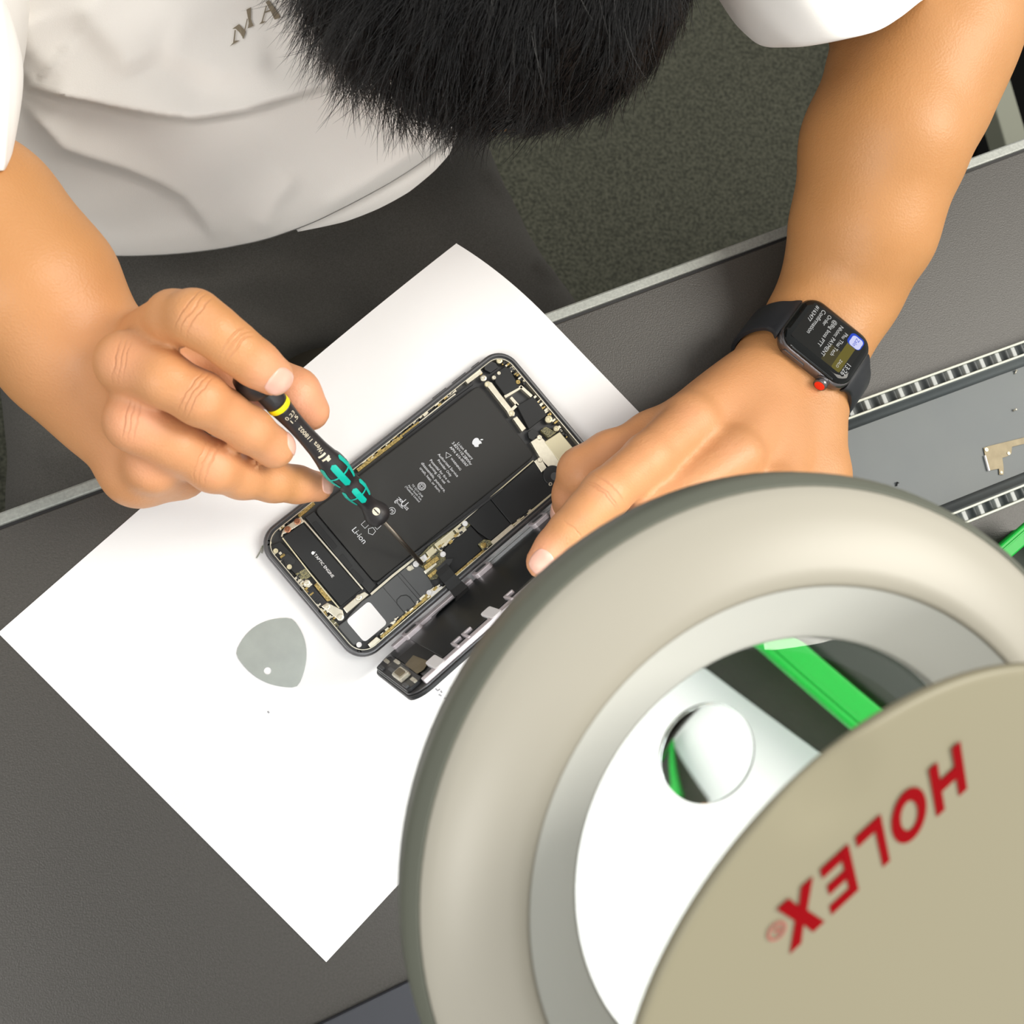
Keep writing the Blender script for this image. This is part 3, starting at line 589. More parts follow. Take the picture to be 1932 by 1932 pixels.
bar(g, s_of(0, 858), -.1, .25, 1.2)
sd = s_of(0, 957); cth = 0.12
pts = [(sd, cth)] + [(sd + 1.9 * math.cos(t), cth + 1.75 * math.sin(t) / 4.6) for t in np.linspace(0, 2 * math.pi, 20, endpoint=False)]
wrap(g, pts, [[0, 1 + k, 1 + (k + 1) % 20] for k in range(20)], .14); g.obj('handle_print', M_drvink, hdl)
g = MB(); wrap(g, [(sd - 1.7, cth - .06), (sd - 1.7, cth + .06), (sd + 1.7, cth + .06), (sd + 1.7, cth - .06)], [[0, 1, 2, 3]], .22); g.obj('slot_mark', M_drv, hdl)
# ------------------------------------------------------------------ magnifier lamp
LC = np.array([127.4, -48.7, 244.8]); LN = nrm([.06, -.22, 1]); e1 = nrm(np.cross([0, 1, 0], LN)); e2 = np.cross(LN, e1)
lamp = empty('magnifier_lamp', LC + np.array([260, -260, -LC[2]]), 'round grey-white magnifier lamp with a lens and a half-open round cover, above the desk', 'lamp')
MB().lathe([(99.1, 2.4), (99.6, 1.6), (101.5, -.6), (102.3, -3.5), (102.3, -10), (99, -11), (98.6, -2)], LC, LN, 128, True).obj('outer_rim', M_rim, lamp, True)  # outer rim band, a darker grey-green than the head
autosmooth(MB().lathe([(74.8, 11.2), (76, 11.7), (80, 11.4), (90, 8.2), (96, 5), (98.6, 2.8), (99.0, 2.0), (98.6, -10), (96, -13), (76, -13), (74.5, -11), (74.2, 0), (74.2, 8)], LC, LN, 128, True).obj('lamp_head', M_white, lamp), 60)
autosmooth(MB().lathe([(74.7, 11.0), (74, 10.4), (66, 4.2), (61, .8), (60, 0), (60, -9), (61.5, -9.4), (62.5, -8), (74.4, -8), (74.4, 9)], LC, LN, 128, True).obj('lens_bezel', M_ring2, lamp), 60)
MB().lathe([(66, -10.4), (72.5, -10.4), (72.5, -8.2), (66, -8.2)], LC, LN, 96, True).obj('led_ring', M_led, lamp)
R1 = 333.; pr1 = [(0.01, 60 ** 2 / (2 * R1) + 0.0)] ; prof = []
for r in np.linspace(0.3, 60.3, 26): prof.append((r, -3.2 + .9 + (60.3 ** 2 - r * r) / (2 * R1)))
top = prof[:]; bot = [(r, -2 * (-3.2) * 0 - 3.2 - .9 - (60.3 ** 2 - r * r) / (2 * R1)) for r, h in prof]
autosmooth(MB().lathe(top[0:1] and (bot + top[::-1]), LC, LN, 128).obj('lens', M_lens, lamp))
# small stronger inset lens under the main one
ic_px = (1357, 1438); d = ray(*ic_px); t = LN @ (LC - O) / (LN @ d); ic = O + t * d; rel = ic - LC; ri = np.linalg.norm(rel); un = rel / ri
zb_ = -4.1 - (60.3 ** 2 - ri * ri) / (2 * R1); sl = ri / R1; axn = nrm(LN - un * sl * 1.0 * -1 * -1) if 0 else nrm(-LN + un * sl * 1.0)
ic0 = LC + un * ri + LN * (zb_ - .75)
R2_ = 46.; pf = [(13.0, 0.0)] + [(r, .8 + (13.2 ** 2 - r * r) / (2 * R2_)) for r in np.linspace(13.0, .2, 14)]
autosmooth(MB().lathe([(.2, 0)] + pf, ic0, axn, 64).obj('inset_lens', M_lens, lamp))
# arm and clamp, leading off to the lower right
g = MB(); hb = LC + (e1 * .7071 - e2 * .7071) * 100; g.tube([hb + LN * -4, hb + np.array([60, -60, 4]), LC + np.array([250, -250, -10]), LC + np.array([260, -260, -30]), LC + np.array([260, -260, -244])], 9, 16); g.obj('support_arm', M_white, lamp, True)
MB().lathe([(35, -LC[2] + .2), (35, -LC[2] + 14), (12, -LC[2] + 22)], LC + np.array([260, -260, 0]), Z, 32).obj('table_mount', M_white, lamp, True)
# cover, hinged at the lower right of the head, opened by about 18 degrees
az, phi, hr, rl, hz = -.8544, .3237, 91.8, 77.9, 13.4
dd = math.cos(az) * e1 + math.sin(az) * e2; hg = LC + LN * hz + dd * hr; lm = -dd * math.cos(phi) + LN * math.sin(phi); ln = dd * math.sin(phi) + LN * math.cos(phi); lc = hg + lm * (rl + 3)
lu = lm; lv = np.cross(ln, lm)
def lid():
    seg, nr = 128, 46; V = []; Fc = []
    nb = P(1556, 1478, 0); dr = ray(1556, 1474); tt = ln @ (lc - O) / (ln @ dr); dp = O + dr * tt - lc; dx, dy = dp @ lu, dp @ lv
    def hgt(x, y):
        r = math.hypot(x, y) / rl; h = 2.6 * (1 - r ** 6 * .5) - .6
        g_ = math.hypot(x - dx, y - dy) / 9.5; return h - 1.6 * math.exp(-g_ ** 4)
    V.append(lc + ln * hgt(0, 0))
    for i in range(1, nr + 1):
        r = rl * (i / nr) ** .8
        for k in range(seg):
            t = 2 * math.pi * k / seg; x, y = r * math.cos(t), r * math.sin(t); V.append(lc + lu * x + lv * y + ln * hgt(x, y))
    n1 = len(V)
    for r, h in ((rl + .6, .2), (rl + .5, -1.6), (rl - 2, -2.4)):
        for k in range(seg): t = 2 * math.pi * k / seg; V.append(lc + (lu * math.cos(t) + lv * math.sin(t)) * r + ln * h)
    V.append(lc - ln * 2.4)
    for k in range(seg): Fc.append([0, 1 + k, 1 + (k + 1) % seg])
    for i in range(nr - 1 + 3):
        b0 = 1 + i * seg; b1 = b0 + seg
        for k in range(seg): Fc.append([b0 + k, b1 + k, b1 + (k + 1) % seg, b0 + (k + 1) % seg])
    b0 = 1 + (nr + 2) * seg
    for k in range(seg): Fc.append([b0 + k, len(V) - 1, b0 + (k + 1) % seg])
    return mesh('lens_cover', V, Fc, M_cover, lamp, True)
cover = lid()
MB().tube([hg - lv * 14, hg + lv * 14], 3.2, 14).obj('hinge', M_white, lamp, True)
def on_lid(px, py, lift=2.15):
    dr = ray(px, py); t = ln @ (lc + ln * lift - O) / (ln @ dr); return O + dr * t
# lettering on the cover: slanted heavy capitals, drawn in a unit cell (0..1 wide, 0..1 high)
T = .27
LET = {'H': [[(0, 0), (T, 0), (T, 1), (0, 1)], [(T, .38), (1 - T, .38), (1 - T, .62), (T, .62)], [(1 - T, 0), (1, 0), (1, 1), (1 - T, 1)]],
       'L': [[(0, 0), (T * 1.1, 0), (T * 1.1, 1), (0, 1)], [(T * 1.1, 0), (1, 0), (1, .22), (T * 1.1, .22)]],
       'E': [[(0, 0), (T * 1.1, 0), (T * 1.1, 1), (0, 1)], [(T, 0), (1, 0), (1, .2), (T, .2)], [(T, .4), (.92, .4), (.92, .6), (T, .6)], [(T, .8), (1, .8), (1, 1), (T, 1)]],
       'X': [[(0, 0), (.33, 0), (.5, .30), (.67, 0), (1, 0), (.67, .5), (1, 1), (.67, 1), (.5, .70), (.33, 1), (0, 1), (.33, .5)]]}
def letter(ch):
    if ch == 'O':
        n = 28; return [[(.5 + .5 * math.cos(2 * math.pi * k / n), .5 + .5 * math.sin(2 * math.pi * k / n)), (.5 + .5 * math.cos(2 * math.pi * (k + 1) / n), .5 + .5 * math.sin(2 * math.pi * (k + 1) / n)),
                         (.5 + .24 * math.cos(2 * math.pi * (k + 1) / n), .5 + .28 * math.sin(2 * math.pi * (k + 1) / n)), (.5 + .24 * math.cos(2 * math.pi * k / n), .5 + .28 * math.sin(2 * math.pi * k / n))] for k in range(n)]
    return LET[ch]
b0_, b1_ = on_lid(1812, 1398), on_lid(1466, 1716)        # baseline (foot of the letters), H first, X last
bu = nrm(b1_ - b0_); bv = nrm(np.cross(ln, bu)); bL = np.linalg.norm(b1_ - b0_)
hL = np.linalg.norm(on_lid(1868, 1470) - on_lid(1808, 1548)) 
capH = 13.2; mb = MB()
wds = {'H': .80, 'O': .86, 'L': .62, 'E': .68, 'X': .86}; xs = 0; tot = sum(wds.values()) + 4 * .17
for ch in 'HOLEX':
    wc = wds[ch] / tot * bL
    for poly in letter(ch):
        pp = [b0_ + bu * (xs + x * wc + y * .20 * capH) + bv * y * capH for x, y in poly]; mb.add(pp, [list(range(len(pp)))])
    xs += wc + .17 / tot * bL
mb.obj('cover_lettering', M_redink, cover)
mb = MB(); rp = on_lid(1466, 1757, 2.15); n = 20
for ra, rb in ((2.3, 1.75),):
    V = [rp + ra * (math.cos(t) * lu + math.sin(t) * lv) for t in np.linspace(0, 2 * math.pi, n, endpoint=False)] + [rp + rb * (math.cos(t) * lu + math.sin(t) * lv) for t in np.linspace(0, 2 * math.pi, n, endpoint=False)]
    mb.add(V, [[k, (k + 1) % n, n + (k + 1) % n, n + k] for k in range(n)])
text_on(mb, 'R', rp - bu * .9, rp + bu * .9, bv, 0.0); mb.obj('registered_mark', M_redpale, cover)
# ------------------------------------------------------------------ parts tray with ribbed rim
zt = 15.
tA, tB = P(1640, 747, zt), P(1932, 642, zt); tu = nrm(tB - tA); tn = np.array([tu[1], -tu[0], 0])
wdt = (P(1932, 944, zt) - tA) @ tn
tray = empty('parts_tray', tA + tu * 50 + tn * wdt / 2 - Z * zt, 'shallow translucent plastic tray with a ladder-like ribbed rim, right of the wrist', 'tray')
L0, L1 = -33, 230
def tp(a, b): return (tA + tu * a + tn * b)[:2]
rw = 8.2
for b0, b1 in ((0, 1.3), (rw - 1.3, rw), (wdt - rw, wdt - rw + 1.3), (wdt - 1.3, wdt)):
    MB().prism([tp(L0, b0), tp(L1, b0), tp(L1, b1), tp(L0, b1)], zt - 3, zt).obj('rim_rail', M_traywall, tray, bevel=.3)
pitch = 10.9; a0 = ((P(1671, 753, zt) - tA) @ tu)
for b0, b1 in ((1.3, rw - 1.3), (wdt - rw + 1.3, wdt - 1.3)):
    off = 0 if b0 < 10 else ((P(1855, 965, zt) - tA) @ tu) - a0
    k = -6
    while a0 + off + k * pitch < L1:
        a = a0 + off + k * pitch; k += 1
        if a < L0 + 2: continue
        MB().prism([tp(a - 1.4, b0), tp(a + 1.4, b0), tp(a + 1.4, b1), tp(a - 1.4, b1)], zt - 4, zt - .6).obj('rim_rib', M_trayrib, tray, bevel=.4)
for b0, b1 in ((.2, rw - .1), (wdt - rw + .1, wdt - .2)):
    MB().prism([tp(L0, b0), tp(L1, b0), tp(L1, b1), tp(L0, b1)], zt - 7, zt - 6).obj('rim_ledge', M_trayfloor, tray)
MB().prism([tp(L0, rw + 4), tp(L1, rw + 4), tp(L1, wdt - rw - 4), tp(L0, wdt - rw - 4)], .1, 1.6).obj('tray_floor', M_trayfloor, tray)
for b0, sg in ((rw, 1), (wdt - rw, -1)):
    V = [];
    pf = [(0, zt - .2), (sg * .6, zt - 6), (sg * 1.6, 7), (sg * 3, 3), (sg * 5, 1.6)]
    for a in (L0, L1):
        for b, z in pf: V.append([*tp(a, b0 + b), z])
        for b, z in pf[::-1]: V.append([*tp(a, b0 + b - sg * .8), z - .7])
    n = len(pf) * 2; mesh('tray_wall', V, [[k, (k + 1) % n, n + (k + 1) % n, n + k] for k in range(n)] + [list(range(n))[::-1], list(range(n, 2 * n))], M_trayfloor, tray, True)
V = [[*tp(L0, 0), zt], [*tp(L0, wdt), zt], [*tp(L0, wdt), .1], [*tp(L0, 0), .1]]; V += [[*(np.array(v[:2]) + 1.2 * tu[:2]), v[2]] for v in V]
mesh('end_wall', V, [[0, 1, 2, 3], [7, 6, 5, 4], [0, 4, 5, 1], [1, 5, 6, 2], [2, 6, 7, 3], [3, 7, 4, 0]], M_trayrib, tray)
# small parts in the tray
cb = (1640, 600, 4.024)
def tpx(X, Y, z=2.3): return P(1640 + X / 4.024, 600 + Y / 4.024, z)[:2]
br = empty('metal_bracket', [*tpx(950, 1060), 1.7], 'flat nickel shield bracket with screw holes, lying in the plastic tray', 'bracket')
MB().prism([tpx(x, y) for x, y in ((868, 985), (905, 972), (1180, 905), (1180, 955), (1085, 978), (1080, 1030), (1045, 1052), (1012, 1062), (1022, 1140), (1020, 1190), (988, 1190), (985, 1145), (905, 1160), (880, 1045))], 1.9, 2.3).obj('plate', M_bracket, br, bevel=.1)
for x, y, r in ((888, 1000, 1.1), (1057, 1028, .9), (1002, 1172, .7)):
    MB().lathe([(r, 0), (r, .35), (r * .55, .35), (r * .5, .1)], [*tpx(x, y), 2.3], Z, 14).obj('screw_eyelet', M_cream, br)
MB().prism([tpx(872, 1045), tpx(880, 1045), tpx(912, 1160), tpx(902, 1160)], 1.9, 3.0).obj('folded_edge', M_pwhite, br)
def tray_screw(x, y, m, label, lean):
    o = np.array([*tpx(x, y, 2.5), 2.35]); r = empty('screw', o - Z * .7, label, 'screw', 'loose screws in the tray')
    ax = nrm([lean[0], lean[1], .35]); autosmooth(MB().lathe([(.75, 0), (.8, .25), (.5, .5), (.02, .5)], o + ax * .8, ax, 12).obj('head', m, r)); MB().lathe([(.4, -1.8), (.4, 0)], o + ax * .8, ax, 10).obj('shank', m, r, True)
tray_screw(1113, 410, M_silver, 'tiny silver screw in the tray, nearest the upper ribbed rim', (.3, .9))
tray_screw(1105, 698, M_silver, 'tiny silver screw in the tray, just above the metal bracket', (.2, .1))
tray_screw(212, 1262, M_black, 'tiny black screw in the tray, close to the lamp rim', (.3, .9))
# ------------------------------------------------------------------ green bin
zg = 26.
g1 = P(1932, 990, zg); g2 = P(1887, 1029, zg); gd = nrm(g1 - g2); gl = np.array([278, -52, 0.]); 
cr = np.array([248., -24., zg])
cr = g2 + gd * (((cr - g2) @ gd) - 20); gd2 = nrm([.70, -.72, 0])
bin_ = empty('storage_bin', cr * [1, 1, 0] + gd * 80 + gd2 * 60, 'bright green plastic bin at the right edge, partly behind the lamp', 'bin')
def quad(ins, L=200, Wd=150): return [(cr + gd * ins + gd2 * ins)[:2], (cr + gd * (L - ins) + gd2 * ins)[:2], (cr + gd * (L - ins) + gd2 * (Wd - ins))[:2], (cr + gd * ins + gd2 * (Wd - ins))[:2]]
def qring(name, o_, i_, z0, z1, m, bevel=.5):
    V = [[*p, z] for z in (z0, z1) for p in o_ + i_]; Fc = []
    for k in range(4):
        j = (k + 1) % 4; Fc += [[8 + k, 8 + j, 12 + j, 12 + k], [k, 4 + k, 4 + j, j], [4 + k, 12 + k, 12 + j, 4 + j], [k, j, 8 + j, 8 + k]]
    return mesh(name, V, Fc, m, bin_, bevel=bevel)
qring('rim', quad(0), quad(9), zg - 4, zg, M_green, 1.0); qring('rim_lip', quad(2.2), quad(3.2), zg, zg + .5, M_green, .2); qring('wall', quad(7), quad(9.2), .2, zg - 3.5, M_green); MB().prism(quad(8), .1, 2).obj('bin_floor', M_green, bin_)
props(MB().prism(quad(14), 2.05, 9).obj('foam_pad', M_foam, bevel=1), 'dark foam pad lying inside the green bin', 'pad')
# ------------------------------------------------------------------ the person: one continuous body surface grown from tapered bones
def rcone(p, a, b, r1, r2):
    ba = b - a; l2 = ba @ ba; rr_ = r1 - r2; a2 = l2 - rr_ * rr_
    if l2 < 1e-6 or a2 <= 0: return np.linalg.norm(p - a, axis=1) - r1
    il2 = 1 / l2; pa = p - a; y = pa @ ba; z = y - l2; v = pa * l2 - y[:, None] * ba; x2 = np.einsum('ij,ij->i', v, v)
    y2 = y * y * l2; z2 = z * z * l2; k = np.sign(rr_) * rr_ * rr_ * x2
    o = (np.sqrt(x2 * a2 * il2) + y * rr_) * il2 - r1
    m1 = np.sign(z) * a2 * z2 > k; m2 = np.sign(y) * a2 * y2 < k
    o = np.where(m2, np.sqrt(x2 + y2) * il2 - r1, o); return np.where(m1, np.sqrt(x2 + z2) * il2 - r2, o)
def smin(a, b, k):
    if k <= 0: return np.minimum(a, b)
    h = np.maximum(k - np.abs(a - b), 0) / k; return np.minimum(a, b) - h * h * k * .25
class Body:
    def __init__(s): s.groups = []
    def group(s, k, prims): s.groups.append((k, prims))        # prims: (a, b, ra, rb, k) or ('e', centre, axes3x3, radii, k)
    def bound(s, pr, c):
        if isinstance(pr[0], str): return np.linalg.norm(c - pr[1]) - max(pr[3])
        a, b, ra, rb, _ = pr; ba = b - a; t = min(max((c - a) @ ba / max(ba @ ba, 1e-9), 0), 1); return np.linalg.norm(c - a - ba * t) - max(ra, rb)
    def prim(s, pr, p):
        if isinstance(pr[0], str):
            q = (p - pr[1]) @ pr[2].T; r = np.array(pr[3], float); k0 = np.linalg.norm(q / r, axis=1); k1 = np.linalg.norm(q / (r * r), axis=1); return k0 * (k0 - 1) / np.maximum(k1, 1e-9)
        return rcone(p, pr[0], pr[1], pr[2], pr[3])
    def sdf(s, p, cen=None, rad=1e9):
        d = None
        for kg, prims in s.groups:
            dg = None
            for pr in prims:
                if cen is not None and s.bound(pr, cen) > rad + pr[4]: continue
                e = s.prim(pr, p); dg = e if dg is None else smin(dg, e, pr[4])
            if dg is None: continue
            d = dg if d is None else smin(d, dg, kg)
        return d if d is not None else np.full(len(p), 1e3)
    def mesh(s, h, lo, hi, B=12):
        lo = np.array(lo, float); nb = np.ceil((np.array(hi) - lo) / (B * h)).astype(int); half = B * h * .87
        offs = np.stack(np.meshgrid(*[np.arange(B + 1)] * 3, indexing='ij'), -1).reshape(-1, 3); off2 = offs * h
        ids, pos, quads = [], [], []; S = 4096
        gi = np.stack(np.meshgrid(*[np.arange(n) for n in nb], indexing='ij'), -1).reshape(-1, 3); cen = lo + (gi + .5) * B * h
        bd = np.full(len(cen), 1e9)
        for _, prims in s.groups:
            for pr in prims: bd = np.minimum(bd, s.prim(pr, cen))
        for g_, c in zip(gi[np.abs(bd) < half + 9], cen[np.abs(bd) < half + 9]):
            d = s.sdf(lo + g_ * B * h + off2, c, half + 30).reshape(B + 1, B + 1, B + 1)
            if d.min() > 0 or d.max() < 0: continue
            sg = d < 0; n_ = sum(sg[i:B + i, j:B + j, k:B + k].astype(int) for i in (0, 1) for j in (0, 1) for k in (0, 1)); act = np.argwhere((n_ > 0) & (n_ < 8))
            if len(act) == 0: continue
            acc = np.zeros((len(act), 3)); cnt = np.zeros(len(act))
            for ax in range(3):
                o1, o2 = [a for a in range(3) if a != ax]
                for u in (0, 1):
                    for v in (0, 1):
                        p0 = act.copy(); p0[:, o1] += u; p0[:, o2] += v; p1 = p0.copy(); p1[:, ax] += 1
                        a = d[tuple(p0.T)]; b = d[tuple(p1.T)]; m = (a < 0) != (b < 0); t = np.where(m, a / np.where(m, a - b, 1), 0)
                        q = (p0 + 0.).copy(); q[:, ax] += t; acc[m] += q[m]; cnt[m] += 1
            base = g_ * B; ci = act + base; ids.append((ci[:, 0] * S + ci[:, 1]) * S + ci[:, 2]); pos.append(lo + (acc / cnt[:, None] + base) * h)
            for ax in range(3):
                o1, o2 = (ax + 1) % 3, (ax + 2) % 3; sl0 = [slice(0, B)] * 3; sl1 = list(sl0); sl1[ax] = slice(1, B + 1)
                a = sg[tuple(sl0)]; b = sg[tuple(sl1)]
                for flip in (0, 1):
                    e = np.argwhere((a & ~b) if not flip else (~a & b)) + base
                    if len(e) == 0: continue
                    q = []
                    for u, v in ((0, 0), (1, 0), (1, 1), (0, 1)):
                        f_ = e.copy(); f_[:, o1] -= u; f_[:, o2] -= v; q.append((f_[:, 0] * S + f_[:, 1]) * S + f_[:, 2])
                    q = np.stack(q, 1); quads.append(q[:, ::-1] if flip else q)
        ids = np.concatenate(ids); pos = np.concatenate(pos); quads = np.concatenate(quads); o = np.argsort(ids); ids = ids[o]; pos = pos[o]
        ix = np.searchsorted(ids, quads); ix = np.minimum(ix, len(ids) - 1); ok = (ids[ix] == quads).all(1); return pos, ix[ok]
def fast_mesh(name, V, Q, m, parent, attr=None):
    org = np.array(parent['_o']); me = bpy.data.meshes.new(name); V = (V - org) / 1000; n = len(Q)
    me.vertices.add(len(V)); me.vertices.foreach_set('co', V.ravel()); me.loops.add(4 * n); me.loops.foreach_set('vertex_index', Q.ravel().astype(np.int32))
    me.polygons.add(n); me.polygons.foreach_set('loop_start', np.arange(n, dtype=np.int32) * 4); me.update(calc_edges=True); me.validate()
    me.polygons.foreach_set('use_smooth', [True] * len(me.polygons)); me.materials.append(m)
    if attr is not None:
        at = me.attributes.new('flush_glow', 'FLOAT', 'POINT'); at.data.foreach_set('value', attr.astype(np.float32))
    o = bpy.data.objects.new(name, me); COL.objects.link(o); o.parent = parent; o['_o'] = org.tolist(); return o
def chain(pts, k=3.0):
    """pts: (px, py, z, r): a run of tapered bones"""
    J = [(P(x, y, z), r) for x, y, z, r in pts]; return [(J[i][0], J[i + 1][0], J[i][1], J[i + 1][1], k) for i in range(len(J) - 1)]
person = empty('person', P(700, 100, -DESK) * [1, 1, 0] + [0, 0, -DESK], 'person in a white t-shirt and charcoal trousers leaning over the bench, repairing the phone', 'person')
B = Body(); spots = []
# --- person's left arm (right side of the photo): shoulder, elbow, forearm, wrist
B.group(10, chain([(1250, -420, 40, 58), (1530, -190, 62, 46), (1745, -5, 66, 40)], 10) + chain([(1745, -5, 66, 40), (1722, 120, 66, 39.5), (1668, 270, 60, 39.5), (1628, 430, 44, 35), (1592, 540, 31, 28)], 12)
        + chain([(1735, -5, 66, 41), (1780, 60, 70, 36), (1740, 190, 62, 34)], 12))
wc = np.array([247.5, 162.7, 59.2]) - np.array([.064, .185, .981]) * 29.5; wU = np.array([.78, -.626, .067]); wX = np.array([-.626, -.76, .184]); wN = np.array([.064, .185, .981])
pf_ = P(1592, 540, 31)
for s_i in (-1, 1): B.groups[-1][1].append((pf_ + wU * 7 * s_i - Z * 2, wc + wU * 9.5 * s_i, 24, 20, 10))
# palm of the left hand
mI, mM, mR, mP = (1300, 800, 72, 12.5), (1385, 862, 76, 12.5), (1455, 930, 70, 12), (1505, 985, 60, 11)
pl = []
for (x, y, z, r), s_i in ((mI, -9), (mM, -3), (mR, 4), (mP, 9)):
    pl.append((wc + wU * s_i + wX * 6 - wN * 5.5, P(x, y, z - 5), 19.5, r + 1.5, 9))
pl.append((P(1420, 740, 38), P(1235, 838, 50), 18, 13.5, 9)); pl.append((wc + wX * 10 + wU * 12, P(1540, 900, 42), 19, 15, 9)); pl.append((P(1540, 900, 42), P(1500, 975, 50), 15, 12, 9))
B.group(12, pl)
# --- fingers of the left hand
B.group(6, chain([mI, (1222, 866, 86, 11.0), (1143, 932, 96, 10.4), (1108, 968, 95, 9.3), (1075, 1003, 91, 8.9), (1048, 1034, 87, 8.4), (1026, 1060, 84, 7.6)], 3))
B.group(5, chain([mM, (1240, 962, 84, 10.2), (1178, 1014, 60, 9), (1150, 1058, 42, 7.8)], 3))
B.group(5, chain([mR, (1330, 1040, 66, 10), (1275, 1090, 42, 8.6), (1240, 1125, 28, 7.5)], 3))
B.group(5, chain([mP, (1420, 1080, 50, 8.8), (1372, 1125, 33, 7.6), (1345, 1150, 22, 6.8)], 3))
B.group(7, chain([(1390, 800, 45, 17), (1232, 832, 56, 13), (1150, 862, 58, 11.2), (1100, 890, 56, 11.2)], 5) + chain([(1100, 890, 56, 11.2), (1084, 932, 45, 9.8), (1070, 968, 32, 7.8)], 4))
spots += [(P(1026, 1060, 92), 12, 1.), (P(1143, 932, 104), 11, .45), (P(1300, 800, 84), 16, .45), (P(1385, 862, 88), 15, .4), (P(1084, 940, 50), 13, .7)]
# --- person's right arm (left side of the photo)
B.group(10, chain([(-50, -420, 34, 46), (-190, 50, 54, 38), (-215, 318, 62, 36)], 10) + chain([(-215, 318, 62, 36), (-60, 430, 70, 37.5), (60, 545, 70, 33), (140, 655, 64, 27)], 12))
wr = [P(212, 722, 56), P(196, 752, 50)]
B.groups[-1][1].append((P(140, 655, 64), wr[0], 27, 21, 10)); B.groups[-1][1].append((P(125, 680, 58), wr[1], 25, 20, 10))
nI, nM, nR, nP = (288, 628, 92, 11), (240, 685, 104, 12.5), (256, 795, 94, 12.5), (290, 878, 76, 12)
pl = [(wr[0], P(nI[0], nI[1] + 8, 82), 20, 11, 9), (wr[0], P(nM[0] + 22, nM[1] + 15, nM[2] - 12), 20, 14, 9), (wr[1], P(nR[0] + 20, nR[1] - 5, nR[2] - 14), 20, 14, 9), (wr[1], P(nP[0] - 5, nP[1] - 5, nP[2] - 10), 20, 13, 9),
      (P(225, 800, 48), P(262, 885, 58), 19, 15, 9), (P(262, 885, 58), P(330, 895, 52), 14, 9, 8), (P(250, 700, 62), P(330, 690, 62), 15, 9, 8), (P(260, 760, 78), P(330, 800, 62), 12, 9, 8)]
B.group(12, pl)
B.group(5, chain([nI, (330, 600, 114, 10.0), (368, 600, 124, 10.0), (407, 626, 124, 9.1), (444, 656, 120, 8.9), (482, 685, 114, 8.6), (513, 707, 108, 8.1)], 4))
B.group(4, chain([nM, (310, 716, 112, 10.2), (378, 752, 110, 10.0), (425, 780, 100, 8.9), (470, 810, 92, 8.8), (517, 845, 80, 8.5)], 4))
B.group(4, chain([nR, (330, 838, 90, 10.0), (402, 880, 80, 10.1), (455, 899, 68, 9.0), (515, 908, 57, 8.6), (560, 914, 49, 7.8), (599, 918, 42, 6.9)], 4))
B.group(5, chain([nP, (345, 896, 56, 9.2), (380, 880, 38, 8.4), (350, 850, 28, 7.5)], 4))
B.group(6, chain([(262, 735, 52, 14), (350, 700, 58, 12), (440, 715, 66, 11)], 6) + chain([(440, 715, 66, 11), (510, 722, 70, 10.4), (556, 742, 72, 10.4), (584, 775, 66, 8.6)], 4))
spots += [(P(513, 708, 116), 12, .8), (P(374, 606, 134), 10, .35), (P(240, 685, 114), 13, .6), (P(256, 795, 104), 14, .8), (P(290, 870, 86), 14, .7), (P(376, 748, 118), 11, .45), (P(517, 845, 86), 11, .6), (P(402, 878, 88), 11, .6), (P(599, 918, 48), 12, .7), (P(575, 770, 80), 22, 1.0), (P(470, 720, 70), 18, 1.0), (P(340, 690, 80), 16, .8)]
# --- trunk, neck and head (covered by the shirt and the hair)
HC = P(958, -143, 112)
B.group(20, chain([(1250, -420, 40, 58), (800, -420, 30, 66), (300, -440, 30, 56), (-50, -420, 34, 46)], 30) + chain([(800, -420, 10, 60), (600, -160, -70, 70), (480, 80, -150, 75), (470, 160, -200, 80)], 30))
B.group(10, [(P(800, -420, 40), HC + np.array([0, 10, -20]), 56, 58, 15), ('e', HC, np.eye(3), (74, 84, 76), 18), ('e', HC + np.array([4, 0, -42]), np.eye(3), (56, 62, 64), 18), (HC + np.array([4, -28, -96]), HC + np.array([4, -12, -112]), 8, 12, 10),
             (HC + np.array([78, 4, -30]), HC + np.array([82, 10, -10]), 9, 12, 4), (HC + np.array([-78, 4, -30]), HC + np.array([-82, 10, -10]), 9, 12, 4)])
CR = []
def crease(c, t, wid, depth=1.0, rad=10.): CR.append((np.array(c, float), nrm(t), wid, depth, rad))
def jc(x, y, z, ax, ay, offs=(-1.6, 1.2), rad=8.):
    c = P(x, y, z); t = (P(x + ax, y + ay, z) - c); t = nrm(t)
    for o_ in offs: crease(c + t * o_, t, .38, 1., rad)
jc(368, 590, 132, .8, .5, (-3, -.6, 1.8)); jc(446, 648, 128, .75, .6, (-1.6, 0, 1.5), 6.5); jc(370, 742, 118, .8, .5, (-2.4, -.4, 1.6)); jc(392, 872, 88, .85, .35, (-2.2, -.2, 1.8)); jc(1143, 928, 106, -.72, .69, (-3.4, 0, 1.2), 8); jc(1080, 1000, 98, -.72, .69, (0,), 5)
jc(232, 680, 112, .9, .2, (-2, 0, 2), 7); jc(250, 790, 104, .9, .2, (-2, 0, 2), 7)
